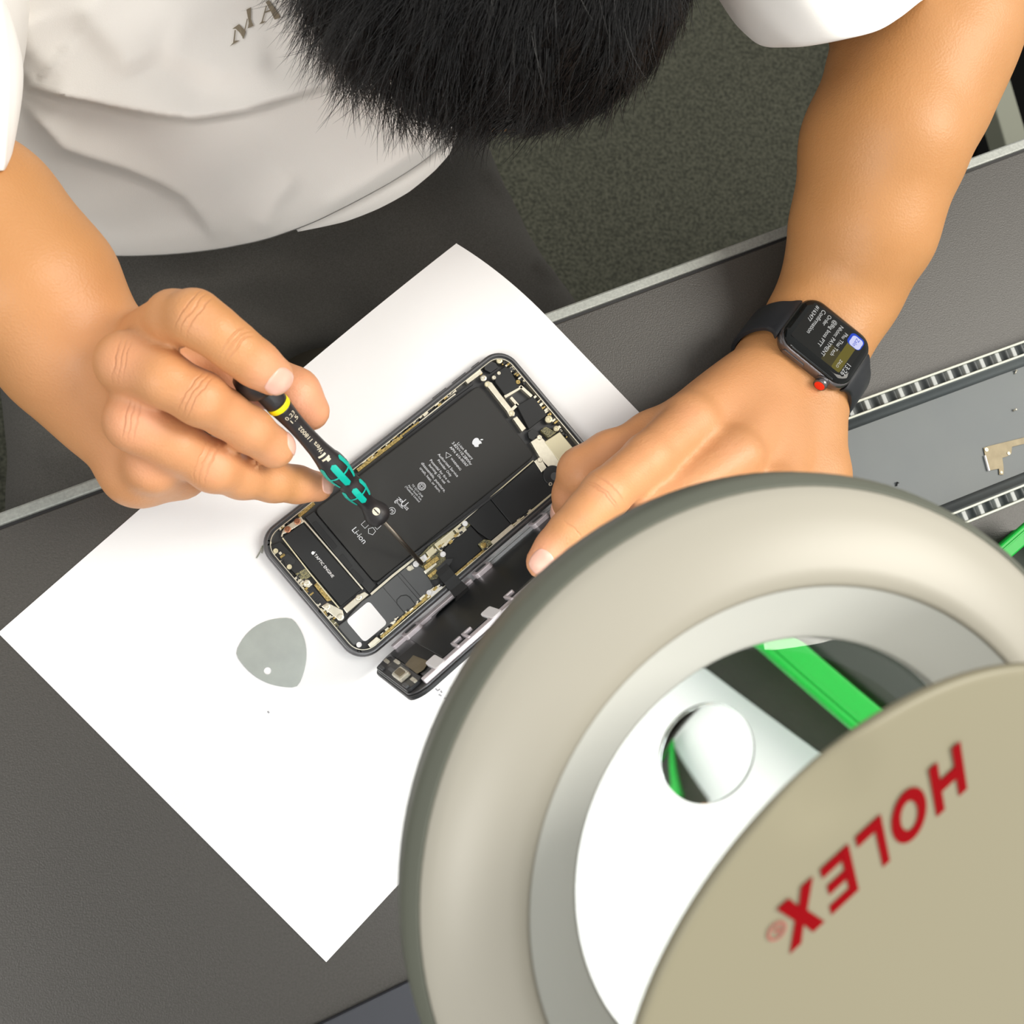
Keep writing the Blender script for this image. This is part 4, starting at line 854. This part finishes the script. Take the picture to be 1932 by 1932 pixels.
def add_creases():
    nt = M_skin.node_tree; b = nt.nodes['Principled BSDF']; tc = [n for n in nt.nodes if n.type == 'TEX_COORD'][0]; N = nt.nodes.new; K = nt.links.new
    org = np.array(person['_o']); tot = None
    wob = N('ShaderNodeTexNoise'); wob.inputs['Scale'].default_value = 130; K(tc.outputs['Object'], wob.inputs['Vector'])
    def M2(op, a, b_=None, c_=None):
        m = N('ShaderNodeMath'); m.operation = op
        for i, v in enumerate((a, b_, c_)):
            if v is None: continue
            if isinstance(v, (int, float)): m.inputs[i].default_value = v
            else: K(v, m.inputs[i])
        return m.outputs[0]
    wv = M2('MULTIPLY', M2('SUBTRACT', wob.outputs['Fac'], .5), .0030)
    for c, t, wid, depth, rad in CR:
        s = N('ShaderNodeVectorMath'); s.operation = 'SUBTRACT'; K(tc.outputs['Object'], s.inputs[0]); s.inputs[1].default_value = tuple((c - org) / 1000)
        d = N('ShaderNodeVectorMath'); d.operation = 'DOT_PRODUCT'; K(s.outputs[0], d.inputs[0]); d.inputs[1].default_value = tuple(t)
        l = N('ShaderNodeVectorMath'); l.operation = 'LENGTH'; K(s.outputs[0], l.inputs[0])
        h = M2('DIVIDE', M2('ADD', d.outputs['Value'], wv), wid / 1000); g = M2('EXPONENT', M2('MULTIPLY', M2('MULTIPLY', h, h), -1.0))
        r = M2('DIVIDE', l.outputs['Value'], rad / 1000); q = M2('EXPONENT', M2('MULTIPLY', M2('POWER', r, 4.0), -1.0)); e = M2('MULTIPLY', g, q)
        tot = e if tot is None else M2('MAXIMUM', tot, e)
    old = b.inputs['Normal'].links[0].from_socket; bp = N('ShaderNodeBump'); bp.inputs['Strength'].default_value = .55; bp.inputs['Distance'].default_value = .0006
    K(M2('MULTIPLY', tot, -1.0), bp.inputs['Height']); K(old, bp.inputs['Normal']); K(bp.outputs['Normal'], b.inputs['Normal'])
    oc = b.inputs['Base Color'].links[0].from_socket; mx = N('ShaderNodeMix'); mx.data_type = 'RGBA'; mx.inputs[7].default_value = (.52, .20, .085, 1)
    K(M2('MULTIPLY', tot, .36), mx.inputs[0]); K(oc, mx.inputs[6]); K(mx.outputs[2], b.inputs['Base Color'])
add_creases()
spots += [(P(330, 800, 80), 62, .38), (P(450, 780, 90), 45, .4), (P(1180, 900, 70), 75, .35), (P(1380, 820, 60), 55, .3)]  # hands paler than arms, partly lamp light painted into the skin tone
V_, Q_ = B.mesh(1.7, (-330, -60, -300), (480, 560, 230))
fl = np.zeros(len(V_))
for c, r, a in spots: fl = np.maximum(fl, a * np.exp(-((V_ - c) ** 2).sum(1) / (r * r)))
fast_mesh('body', V_, Q_, M_skin, person, fl)
# --- fingernails laid on the skin
def nail(tip, along, dors, Lh, Wh, side=0., m=M_nail):
    tip = np.array(tip, float); t = nrm(along); n0 = np.array(dors, float); n0 = nrm(n0 - t * (n0 @ t)); sdd = np.cross(t, n0); n0 = nrm(n0 * math.cos(side) + sdd * math.sin(side)); sdd = np.cross(t, n0)
    G = 13; V = []; grid = []
    for i in range(G):
        for j in range(G):
            x, y = 2 * i / (G - 1) - 1, 2 * j / (G - 1) - 1
            u_ = x * math.sqrt(1 - y * y / 2); v_ = y * math.sqrt(1 - x * x / 2); e = .22; u_ = u_ * (1 - e) + x * e; v_ = v_ * (1 - e) + y * e
            p = tip + t * u_ * Lh + sdd * v_ * Wh + n0 * 5; grid.append(p)
    p = np.array(grid)
    def g(p):
        d = B.sdf(p, tip, 60); e = .05; return d, np.stack([(B.sdf(p + e * ax, tip, 60) - d) / e for ax in np.eye(3)], 1)
    for _ in range(14):
        d, _g = g(p); p = p - n0 * (d - .18)[:, None] * .8
    hump = np.array([(1 - (2 * i / (G - 1) - 1) ** 4) * (1 - (2 * j / (G - 1) - 1) ** 4) for i in range(G) for j in range(G)])
    top = p + n0 * (.28 * hump)[:, None]; low = p - n0 * .9; n = G * G; V = np.vstack([top, low]); Fc = []
    for i in range(G - 1):
        for j in range(G - 1):
            q = [i * G + j, i * G + j + 1, (i + 1) * G + j + 1, (i + 1) * G + j]; Fc += [q, [k + n for k in q[::-1]]]
    bd = [i * G for i in range(G - 1)] + [(G - 1) * G + j for j in range(G - 1)] + [i * G + G - 1 for i in range(G - 1, 0, -1)] + list(range(G - 1, 0, -1))
    for a, b in zip(bd, bd[1:] + bd[:1]): Fc.append([a, b, b + n, a + n])
    mesh('fingernail', V, Fc, m, person, True)
def toward(p): return nrm(O - p)
a, b = P(482, 685, 114), P(513, 707, 108); nail(b + (b - a) * .06, b - a, toward(b), 6.4, 5.9, .1)
a, b = P(470, 808, 92), P(517, 845, 80); nail(b + (b - a) * .12, b - a, toward(b), 4.6, 4.4, -.95)
a, b = P(560, 914, 49), P(599, 918, 42); nail(b + (b - a) * .12, b - a, toward(b), 4.6, 4.2, -.25)
a, b = P(556, 742, 72), P(584, 775, 66); nail(b, b - a, toward(b), 5.0, 4.6, 1.35)
a, b = P(1048, 1034, 87), P(1026, 1060, 84); nail(b - (b - a) * .05, b - a, toward(b), 5.6, 4.9, .1)
a, b = P(1084, 932, 45), P(1070, 968, 32); nail(b, b - a, toward(b), 5.0, 4.2, 1.0)
# ------------------------------------------------------------------ trousers
T_ = Body()
T_.group(40, [(P(640, 180, -200), P(700, 330, -215), 92, 80, 30), (P(700, 330, -215), P(930, 690, -225), 80, 70, 30)])
T_.group(60, [(P(260, 250, -200), P(230, 500, -215), 95, 84, 30), (P(230, 500, -215), P(260, 1000, -225), 84, 74, 30)])
T_.group(50, [(P(450, 100, -200), P(440, 400, -215), 105, 75, 40), (P(430, 400, -200), P(430, 560, -225), 72, 52, 40), (P(560, 470, -215), P(600, 520, -225), 45, 40, 30)])
for a_, b_ in (((930, 690, -225), (930, 720, -640)), ((260, 1000, -225), (270, 900, -640))):
    pa, pb = P(*a_), P(*b_[:2], b_[2]); pb = np.array([pa[0], pa[1] - 20, -650]); T_.group(25, [(pa, pb, 70 if a_[0] > 500 else 74, 52, 20)])
folds = [((300, 560), (600, 500), 5), ((330, 620), (640, 600), 6), ((260, 690), (520, 655), 6), ((120, 560), (360, 640), 4), ((20, 720), (200, 700), 4), ((60, 860), (220, 820), 4), ((920, 300), (985, 360), 5), ((1020, 470), (1075, 500), 5), ((500, 470), (760, 400), 4)]
for a_, b_, r in folds: pass
V_, Q_ = T_.mesh(4.0, (-420, -200, -740), (560, 700, -60))
def seg_d(V, a, b):
    ba = b - a; t = np.clip(((V - a) @ ba) / (ba @ ba), 0, 1); return np.linalg.norm(V - a - t[:, None] * ba, axis=1), t
zz = V_[:, 2]
for (ax, ay), (bx, by), r in folds:
    a, b = P(ax, ay, -145)[:2], P(bx, by, -145)[:2]; d, t = seg_d(V_[:, :2], a, b); m = (zz > -230); V_[:, 2] += m * r * 1.8 * np.exp(-(d / 9) ** 2) * np.sin(np.pi * np.clip(t, .02, .98)) ** .5
V_[:, 2] += (zz > -230) * 1.5 * np.sin(V_[:, 0] * .09 + 2 * np.sin(V_[:, 1] * .05)) * np.sin(V_[:, 1] * .07)
fast_mesh('trousers', V_, Q_, M_trouser, person)
g = MB()
for s_i in (0,):
    pts = [P(408 + 6 * math.sin(k), 470 + k * 12, -141 - k * .6) for k in range(0, 14)]; 
# ------------------------------------------------------------------ t-shirt: hanging front with its folds, closed at the back
hem = [(-230, 350), (-190, 370), (-120, 395), (0, 432), (80, 462), (160, 479), (240, 482), (330, 478), (410, 469), (500, 451), (590, 419), (680, 374), (750, 335), (810, 295), (845, 262), (868, 225), (885, 180), (895, 120), (900, 40)]
def resample(pts, n):
    pts = np.array(pts, float); L = np.r_[0, np.cumsum(np.hypot(*np.diff(pts, axis=0).T))]; t = np.linspace(0, L[-1], n); return np.c_[np.interp(t, L, pts[:, 0]), np.interp(t, L, pts[:, 1])]
hemr = resample(hem, 150); k_ = np.ones(7) / 7; hp = np.pad(hemr, ((3, 3), (0, 0)), 'edge'); hemr = np.c_[np.convolve(hp[:, 0], k_, 'valid'), np.convolve(hp[:, 1], k_, 'valid')]
topc = resample([(-260, 200), (-250, -150), (-60, -470), (200, -560), (800, -600), (1250, -560), (1300, -380)], 150)
def pld(px, pts):
    """signed distance to a polyline in pixels (positive above it) and position along it"""
    best = np.full(len(px), 1e9); sg = np.zeros(len(px)); tt = np.zeros(len(px)); pts = np.array(pts, float); L = 0; tot = np.hypot(*np.diff(pts, axis=0).T).sum()
    for a, b in zip(pts, pts[1:]):
        ba = b - a; l = np.hypot(*ba); t = np.clip(((px - a) @ ba) / l ** 2, 0, 1); q = px - a - t[:, None] * ba; d = np.hypot(q[:, 0], q[:, 1]); s = np.sign(ba[0] * q[:, 1] - ba[1] * q[:, 0]); m = d < best
        best = np.where(m, d, best); sg = np.where(m, -s, sg); tt = np.where(m, (L + t * l) / tot, tt); L += l
    return best * np.where(sg == 0, 1, sg), tt
SF = [([(36, 120), (60, 165), (100, 178), (160, 190), (230, 205), (310, 218), (370, 223), (430, 214), (500, 196), (570, 172), (640, 152), (720, 120)], 15, 60, 5),
      ([(38, 180), (70, 225), (118, 280), (170, 297), (240, 318), (300, 343), (350, 372), (385, 415), (410, 455)], 8, 45, 8),
      ([(150, 0), (190, 50), (230, 90), (260, 140)], 4, 60, 30), ([(40, 30), (60, 90), (110, 140)], 4, 50, 25), ([(490, 440), (520, 380), (560, 330)], 2.5, 26, 16), ([(600, 400), (700, 340), (800, 270)], 2, 22, 14), ([(300, 90), (420, 130), (520, 120)], 3.0, 50, 30)]
def shirt_z(px):
    px = np.asarray(px, float); x, y = px[:, 0], px[:, 1]
    z = -66 + (480 - y) * .21 + 26 * np.exp(-((x - 330) / 420) ** 2 - ((y - 230) / 300) ** 2)
    for pts, A, w1, w2 in SF:
        d, t = pld(px, pts); fade = np.clip(np.minimum(t, 1 - t) * 7, 0, 1); prof_ = np.where(d > 0, np.exp(-(d / w1) ** 1.3), np.exp(-(np.abs(d) / w2) ** 2)); z = z + A * fade * prof_
    return z + 1.0 * np.sin(x * .021 + 1.3 * np.sin(y * .017)) * np.sin(y * .026 + .8)
NT = 120; Vt = []
for i in range(NT + 1):
    t = i / NT; t2 = t ** .75; pxs = topc * (1 - t2) + hemr * t2; z = shirt_z(pxs)
    edge = np.minimum(np.arange(150), 149 - np.arange(150)) / 10.; 
    z = z - 40 * np.exp(-np.maximum(149 - np.arange(150), 0) / 7.)  
    if i > NT - 6: z = z - 3.4 * ((i - (NT - 6)) / 6) ** 2
    for (x, y), zz_ in zip(pxs, z): Vt.append(P(x, y, zz_))
Vt = np.array(Vt); n0 = len(Vt); back = Vt.copy()
tt_ = np.repeat(np.arange(NT + 1) / NT, 150); ss_ = np.tile(np.arange(150) / 149, NT + 1)
back[:, 2] -= 2.0 + 26 * np.clip(np.minimum(1 - tt_, .25) * 4, 0, 1) * np.clip(np.minimum(ss_, 1 - ss_) * 8, 0, 1)
Fq = []
for i in range(NT):
    for j in range(149):
        q = [i * 150 + j, (i + 1) * 150 + j, (i + 1) * 150 + j + 1, i * 150 + j + 1]; Fq.append(q); Fq.append([k + n0 for k in q[::-1]])
bd = [j for j in range(149)] + [i * 150 + 149 for i in range(NT)] + [NT * 150 + j for j in range(149, 0, -1)] + [i * 150 for i in range(NT, 0, -1)]
for a, b in zip(bd, bd[1:] + bd[:1]): Fq.append([a, b, b + n0, a + n0])
shirt = fast_mesh('t_shirt', np.vstack([Vt, back]), np.array(Fq), M_shirt, person)
Y_ = Body()
Y_.group(18, chain([(1560, -190, 62, 49), (1250, -420, 40, 64), (800, -440, 26, 74), (300, -440, 30, 62), (-50, -420, 34, 51), (-190, 50, 54, 43), (-198, 112, 56, 43)], 22) + chain([(800, -440, 20, 70), (600, -180, -75, 80), (470, 60, -150, 82)], 30) + chain([(300, -440, 26, 60), (300, -60, -70, 60), (330, 120, -120, 60)], 30))
V_, Q_ = Y_.mesh(3.6, (-420, -100, -330), (560, 640, 220)); fast_mesh('shirt_back', V_, Q_, M_shirt, person)
# inner hem turned up a little lower
ih = [(140, 482), (240, 489), (330, 484), (410, 474)]; 
g = MB(); h2 = resample([(560, 434), (640, 402), (700, 372), (760, 340), (812, 306), (842, 282), (862, 250)], 40); zz2 = shirt_z(h2) - 14
ribbon(g, [P(x, y, z) for (x, y), z in zip(h2, zz2)], [nrm([.4, -.5, -.3]) * (14 * math.sin(math.pi * (k + 1) / 41) + 1) for k in range(40)], 1.2); g.obj('inner_hem', M_shirt, shirt, True)
# printed letters on the chest
def on_shirt(pts, lift=1.0):
    pts = np.array(pts, float); z = shirt_z(pts) + lift; return [P(x, y, q) for (x, y), q in zip(pts, z)]
def sc4(X, Y): return (X / 2.76, Y / 2.76)
g = MB()
for poly in ([(1210, 150), (1245, 125), (1280, 165), (1268, 202), (1250, 172), (1228, 150)], [(1222, 155), (1228, 158), (1222, 212), (1248, 210), (1196, 242), (1214, 222)], [(1283, 50), (1308, 37), (1306, 100), (1320, 134), (1290, 148), (1296, 120)], [(1268, 202), (1262, 198), (1286, 96), (1290, 100)],
             [(1383, 10), (1400, 0), (1430, 40), (1462, 90), (1430, 102), (1405, 50)], [(1385, 28), (1390, 32), (1368, 112), (1388, 112), (1348, 128), (1362, 112)], [(1376, 62), (1412, 48), (1415, 54), (1376, 70)]):
    g.add(on_shirt([sc4(*p) for p in poly]), [list(range(len(poly)))])
for o_ in ((1560, -50), (1640, -110), (1720, -170)):
    for poly in ([(0, 40), (25, 25), (70, 110), (40, 125)], [(0, 50), (6, 52), (-16, 130), (-36, 140)]): g.add(on_shirt([sc4(o_[0] + a, o_[1] + b) for a, b in poly]), [list(range(4))])
g.obj('chest_print', M_print, shirt)
# sleeves
def loft(rings, n=72, th=1.4):
    R = []
    for r in rings:
        pts = np.array([P(*p) for p in r]); m = len(pts); k = 8
        out = []
        for i in range(m):       # closed Catmull-Rom
            p0, p1, p2, p3 = pts[i - 1], pts[i], pts[(i + 1) % m], pts[(i + 2) % m]
            for j in range(k):
                t = j / k; out.append(.5 * (2 * p1 + (p2 - p0) * t + (2 * p0 - 5 * p1 + 4 * p2 - p3) * t * t + (3 * p1 - p0 - 3 * p2 + p3) * t ** 3))
        R.append(np.array(out))
    m = len(R[0]); NR = 14; V = []
    for j in range(2 * NR):
        t = j / NR; V.append(R[0] * (t - 1) * (t - 2) / 2 - R[1] * t * (t - 2) + R[2] * t * (t - 1) / 2)
    V.append(R[-1]); nR = len(V); cen = [v.mean(0) for v in V]; inn_ = [c + (v - c) * (1 - th / 40) for v, c in zip(V, cen)]
    allr = V + inn_[::-1]; Fq = []
    for i in range(len(allr)):
        j = (i + 1) % len(allr)
        for k in range(m): Fq.append([i * m + k, i * m + (k + 1) % m, j * m + (k + 1) % m, j * m + k])
    return np.vstack(allr), np.array(Fq)
hemL = [(1745, -10, 100), (1732, 0, 116), (1698, 31, 122), (1658, 56, 124), (1596, 71, 122), (1531, 83, 112), (1490, 86, 98), (1447, 85, 82), (1419, 68, 66), (1394, 37, 52), (1385, -5, 36), (1450, -40, 14), (1560, -50, 6), (1670, -50, 16), (1740, -40, 50), (1755, -25, 80)]
mid_ = [(1690, -90, 100), (1670, -80, 118), (1620, -55, 124), (1560, -30, 126), (1510, -12, 124), (1450, 2, 112), (1410, 6, 100), (1380, 4, 84), (1360, -8, 66), (1340, -30, 50), (1340, -70, 34), (1400, -120, 10), (1500, -130, 2), (1600, -135, 12), (1670, -120, 50), (1695, -105, 80)]
topL = [(1420, -420, 100), (1410, -400, 110), (1390, -380, 114), (1360, -360, 116), (1320, -340, 114), (1280, -320, 104), (1250, -305, 92), (1230, -300, 78), (1210, -305, 62), (1190, -320, 46), (1180, -350, 26), (1220, -400, 0), (1290, -430, -8), (1360, -440, 4), (1410, -440, 40), (1425, -430, 75)]
V_, Q_ = loft([hemL, mid_, topL]); fast_mesh('sleeve', V_, Q_, M_shirt, person)
hemR = [(-60, 318, 102), (0, 322, 106), (12, 316, 102), (22, 296, 96), (24, 270, 88), (22, 250, 70), (0, 240, 45), (-80, 230, 20), (-200, 215, 6), (-330, 230, 16), (-440, 280, 50), (-370, 315, 94), (-210, 328, 106), (-120, 322, 106)]
midR = [(-60, 150, 104), (0, 150, 108), (26, 148, 104), (40, 140, 98), (44, 130, 90), (36, 115, 70), (10, 100, 40), (-80, 80, 12), (-200, 70, 4), (-330, 90, 12), (-450, 150, 50), (-385, 170, 94), (-220, 170, 106), (-120, 155, 108)]
topR = [(-60, -60, 96), (-10, -40, 100), (10, 0, 96), (20, 30, 90), (14, 60, 80), (10, 50, 60), (0, 0, 30), (-60, -60, 0), (-180, -120, -10), (-300, -110, 0), (-400, -60, 40), (-350, -60, 84), (-220, -70, 98), (-120, -70, 100)]
V_, Q_ = loft([hemR, midR, topR]); fast_mesh('sleeve', V_, Q_, M_shirt, person)
# ------------------------------------------------------------------ hair: cap and thousands of tapering strands
hb_ = Body(); hb_.group(10, [('e', HC + np.array([0, 0, 4]), np.eye(3), (82, 86, 79), 10)]); V_, Q_ = hb_.mesh(5, HC - 110, HC + 110); V_ = V_[:, :]; 
hair = fast_mesh('hair', V_, Q_, M_scalp, person)
def strands(n):
    Vs = []; Fs = []; base = 0; crown = nrm([.05, .35, .9]); segs = 7
    for i in range(n):
        while True:
            q = nrm(rng.normal(size=3))
            if q[2] > -.35 and q[1] < .6: break
        root = HC + np.array([0, 0, 4]) + q * np.array([82.5, 86.5, 79.5])
        cell = np.round(q * 9) ; hsh = np.modf(np.sin(cell @ np.array([12.9898, 78.233, 37.719])) * 43758.5453)[0]; hs2 = np.modf(np.sin(cell @ np.array([39.3, 11.1, 83.2])) * 24634.63)[0]; tang = q - crown * (q @ crown) * 1.0; tang = nrm(q * .25 + (q - crown * .98)); tang = nrm(tang - q * (tang @ q))
        left = np.clip((-q[0] + .25) * .9, 0, 1); flow = nrm(tang + np.array([-.35, -.35, 0]) * left + np.array([hsh, hs2, 0]) * .40 + rng.normal(size=3) * .06)
        L = (13 + 13 * rng.random()) * (1 + .8 * left); lift = .08 + .06 * left + .22 * left * hsh ** 2 + .06 * rng.random()
        if rng.random() < .04: lift += .35
        d = nrm(flow + q * lift); p = root.copy(); r0 = .13 + .12 * rng.random(); s_ = nrm(np.cross(d, q)); cl = rng.normal(size=3) * .05
        ring = []
        for k in range(segs + 1):
            t = k / segs; r = r0 * (1 - t) ** .6 + .01; nn = np.cross(d, s_)
            ring.append([p + s_ * r, p - s_ * r * .5 + nn * r * .87, p - s_ * r * .5 - nn * r * .87])
            c = p - HC; qn = nrm(c / np.array([81, 87, 77])); d = nrm(d + cl - qn * (.035 + .035 * (1 - left)) + np.array([0, 0, -.035])); p = p + d * L / segs
        Vs.append(np.array(ring).reshape(-1, 3))
        f = []
        for k in range(segs):
            for a in range(3): f.append([base + k * 3 + a, base + k * 3 + (a + 1) % 3, base + (k + 1) * 3 + (a + 1) % 3, base + (k + 1) * 3 + a])
        Fs += f; base += (segs + 1) * 3
    return np.vstack(Vs), np.array(Fs)
V_, Q_ = strands(26000); o_ = fast_mesh('hair_strands', V_, Q_, M_hair, hair); o_['kind'] = 'stuff'
# ------------------------------------------------------------------ wristwatch
WCn = np.array([247.5, 162.7, 59.2])
watch = empty('wristwatch', WCn - wN * 30, 'rectangular smartwatch with a red crown and black band, worn on the left wrist', 'watch')
def wloc(x, u, n): return WCn + wX * x + wU * u + wN * n
def wloops(levels, m, name, parent=watch):
    n = len(levels[0][0]); V = []; Fc = []
    for poly, z in levels: V += [wloc(a, b, z) for a, b in poly]
    for i in range(len(levels) - 1):
        for k in range(n): Fc.append([i * n + k, i * n + (k + 1) % n, (i + 1) * n + (k + 1) % n, (i + 1) * n + k])
    Fc += [list(range(n))[::-1], [(len(levels) - 1) * n + k for k in range(n)]]; return mesh(name, V, Fc, m, parent, True)
def wr_(dx, du, r): return rrect(-18.2 + dx, 18.2 - dx, -21.25 + du, 21.25 - du, r, 8)
autosmooth(wloops([(wr_(4, 4, 6), -10.6), (wr_(1.2, 1.2, 8), -9.2), (wr_(.1, .1, 9), -6.6), (wr_(0, 0, 9.2), -5.0), (wr_(.35, .35, 9), -3.2), (wr_(.9, .9, 8.6), -2.5)], M_watch, 'case'), 50)
autosmooth(wloops([(wr_(.9, .9, 8.6), -2.5), (wr_(1.05, 1.05, 8.5), -1.9), (wr_(1.7, 1.7, 8.0), -1.0), (wr_(3.0, 3.0, 7.0), -.35), (wr_(4.6, 4.6, 5.8), 0)], M_glass, 'screen_glass'), 50)
scr = mesh('screen', [wloc(x, u, .03) for x, u in rrect(-12.9, 12.9, -16.2, 16.2, 1)], [list(range(28))], emat('screen_black', (.012, .014, .013), .6), watch)
M_sy = emat('screen_olive', (.16, .13, .012), .8); M_syd = emat('screen_olive_dark', (.055, .045, .01), .8); M_sb = emat('icon_blue', (.01, .06, .55), 1.0); M_sw = emat('icon_white', (.62, .64, .92), 1.0); M_st = emat('screen_text', (.62, .62, .60), 1.0)
def wpoly(name, pts, m, n=.06): return mesh(name, [wloc(x, u, n) for x, u in pts], [list(range(len(pts)))], m, scr)
scr['_o'] = watch['_o']
# u grows towards the clock (top of the display), x towards the crown
wpoly('notification_body', [(-12.6, 4.2), (12.6, 4.2), (12.6, 11.2), (-12.6, 11.2)][0:0] or rrect(1.5, 12.6, 2.2, 9.0, .6), M_syd, .05)
wpoly('notification_bar', rrect(-8, 12.6, 8.4, 13.4, 1), M_sy, .06)
wpoly('app_icon', rrect(-13.3, -5.5, 7.4, 15.6, 2.4), M_sb, .08)
wpoly('chat_bubble', [(-12.4 + 3.4 + 3.6 * math.cos(t) * (1 - .1 * math.cos(4 * t)), 11.9 + 3.5 * math.sin(t) * (1 - .1 * math.cos(4 * t))) for t in np.linspace(0, 2 * math.pi, 28, endpoint=False)], M_sw, .10)
def wtxt(mb, s, x0, x1, u, n=.10): text_on(mb, s, wloc(x0, u, 0), wloc(x1, u, 0), wU, n)
g = MB()
for s, x0, x1, u in (('13:26', 4.6, 12.2, 15.2), ('ZALO', 5.3, 10.6, 10.9), ('Phu Thai Tech', -9.6, 7.0, 5.6), ('Nh\u00f3m: PAYMENT', -11.4, 10.6, 1.8), ('@Big boss PTT', -11.6, 7.2, -2.2), ('Order', -12.0, -4.6, -6.0), ('Confirmation', -12.2, 5.2, -9.8), ('#163477', -11.9, -1.2, -13.4)): wtxt(g, s, x0, x1, u)
g.obj('screen_text', M_st, scr)
g = MB(); wtxt(g, 'Zalo', -11.6, -6.4, 11.9, .13); g.obj('icon_text', M_sb, scr)
cw = wloc(18.0, 10.2, -5.6); autosmooth(MB().lathe([(3.6, 0), (3.6, .6), (3.3, .8), (3.45, 1.1), (3.45, 2.9), (3.1, 3.3), (2.6, 3.4)], cw, wX, 32).obj('crown', M_watch, watch), 50)
MB().lathe([(2.65, 3.38), (2.55, 3.55), (.05, 3.6)], cw, wX, 28).obj('crown_cap', M_red, watch)
V = [wloc(18.0 + dx, u, n) for dx in (0, .75) for u, n in rrect(-14.5, -1.5, -6.9, -4.3, 1.25)]; n = 28
mesh('side_button', V, [[k, (k + 1) % n, n + (k + 1) % n, n + k] for k in range(n)] + [list(range(n, 2 * n))], M_watch, watch, bevel=.2)
# band: two silicone straps wrapped round the wrist
def band(sgn_, ang1):
    V = []; ctl = np.array([(17.5, -6.2), (20.6, -6.3), (24.0, -7.8), (28.2, -12.), (31.6, -19), (33.4, -28), (32.0, -38), (26, -46.5), (15, -52), (-.5, -53.5), (-8, -53.3)]); path = []
    for i in range(1, len(ctl) - 2):
        p0, p1, p2, p3 = ctl[i - 1:i + 3]
        for k in range(5): t = k / 5; path.append(.5 * (2 * p1 + (p2 - p0) * t + (2 * p0 - 5 * p1 + 4 * p2 - p3) * t * t + (3 * p1 - p0 - 3 * p2 + p3) * t ** 3))
    path = np.array(path); m = len(path) - 1
    for i in range(m + 1):
        tu_ = nrm(path[min(i + 1, m)] - path[max(i - 1, 0)]); c = wloc(0, sgn_ * path[i][0], path[i][1]); nr_ = nrm(wU * sgn_ * -tu_[1] + wN * tu_[0])
        hw = 10.6 + 3.0 * math.exp(-(i / 4.5) ** 2); th = 1.25 + .8 * math.exp(-(i / 5) ** 2)
        V += [c - wX * hw - nr_ * th, c + wX * hw - nr_ * th, c + wX * (hw + .1) + nr_ * th * .4, c + wX * (hw - 1.2) + nr_ * th, c - wX * (hw - 1.2) + nr_ * th, c - wX * (hw + .1) + nr_ * th * .4]
    n = 6; Fc = [[k for k in range(n)][::-1], [m * n + k for k in range(n)]]
    for i in range(m):
        for k in range(n): Fc.append([i * n + k, i * n + (k + 1) % n, (i + 1) * n + (k + 1) % n, (i + 1) * n + k])
    autosmooth(mesh('band', V, Fc, M_band, watch), 60)
band(-1, math.radians(182)); band(1, math.radians(182))
# ------------------------------------------------------------------ tidy up helper properties
for o in bpy.data.objects:
    if '_o' in o: del o['_o']
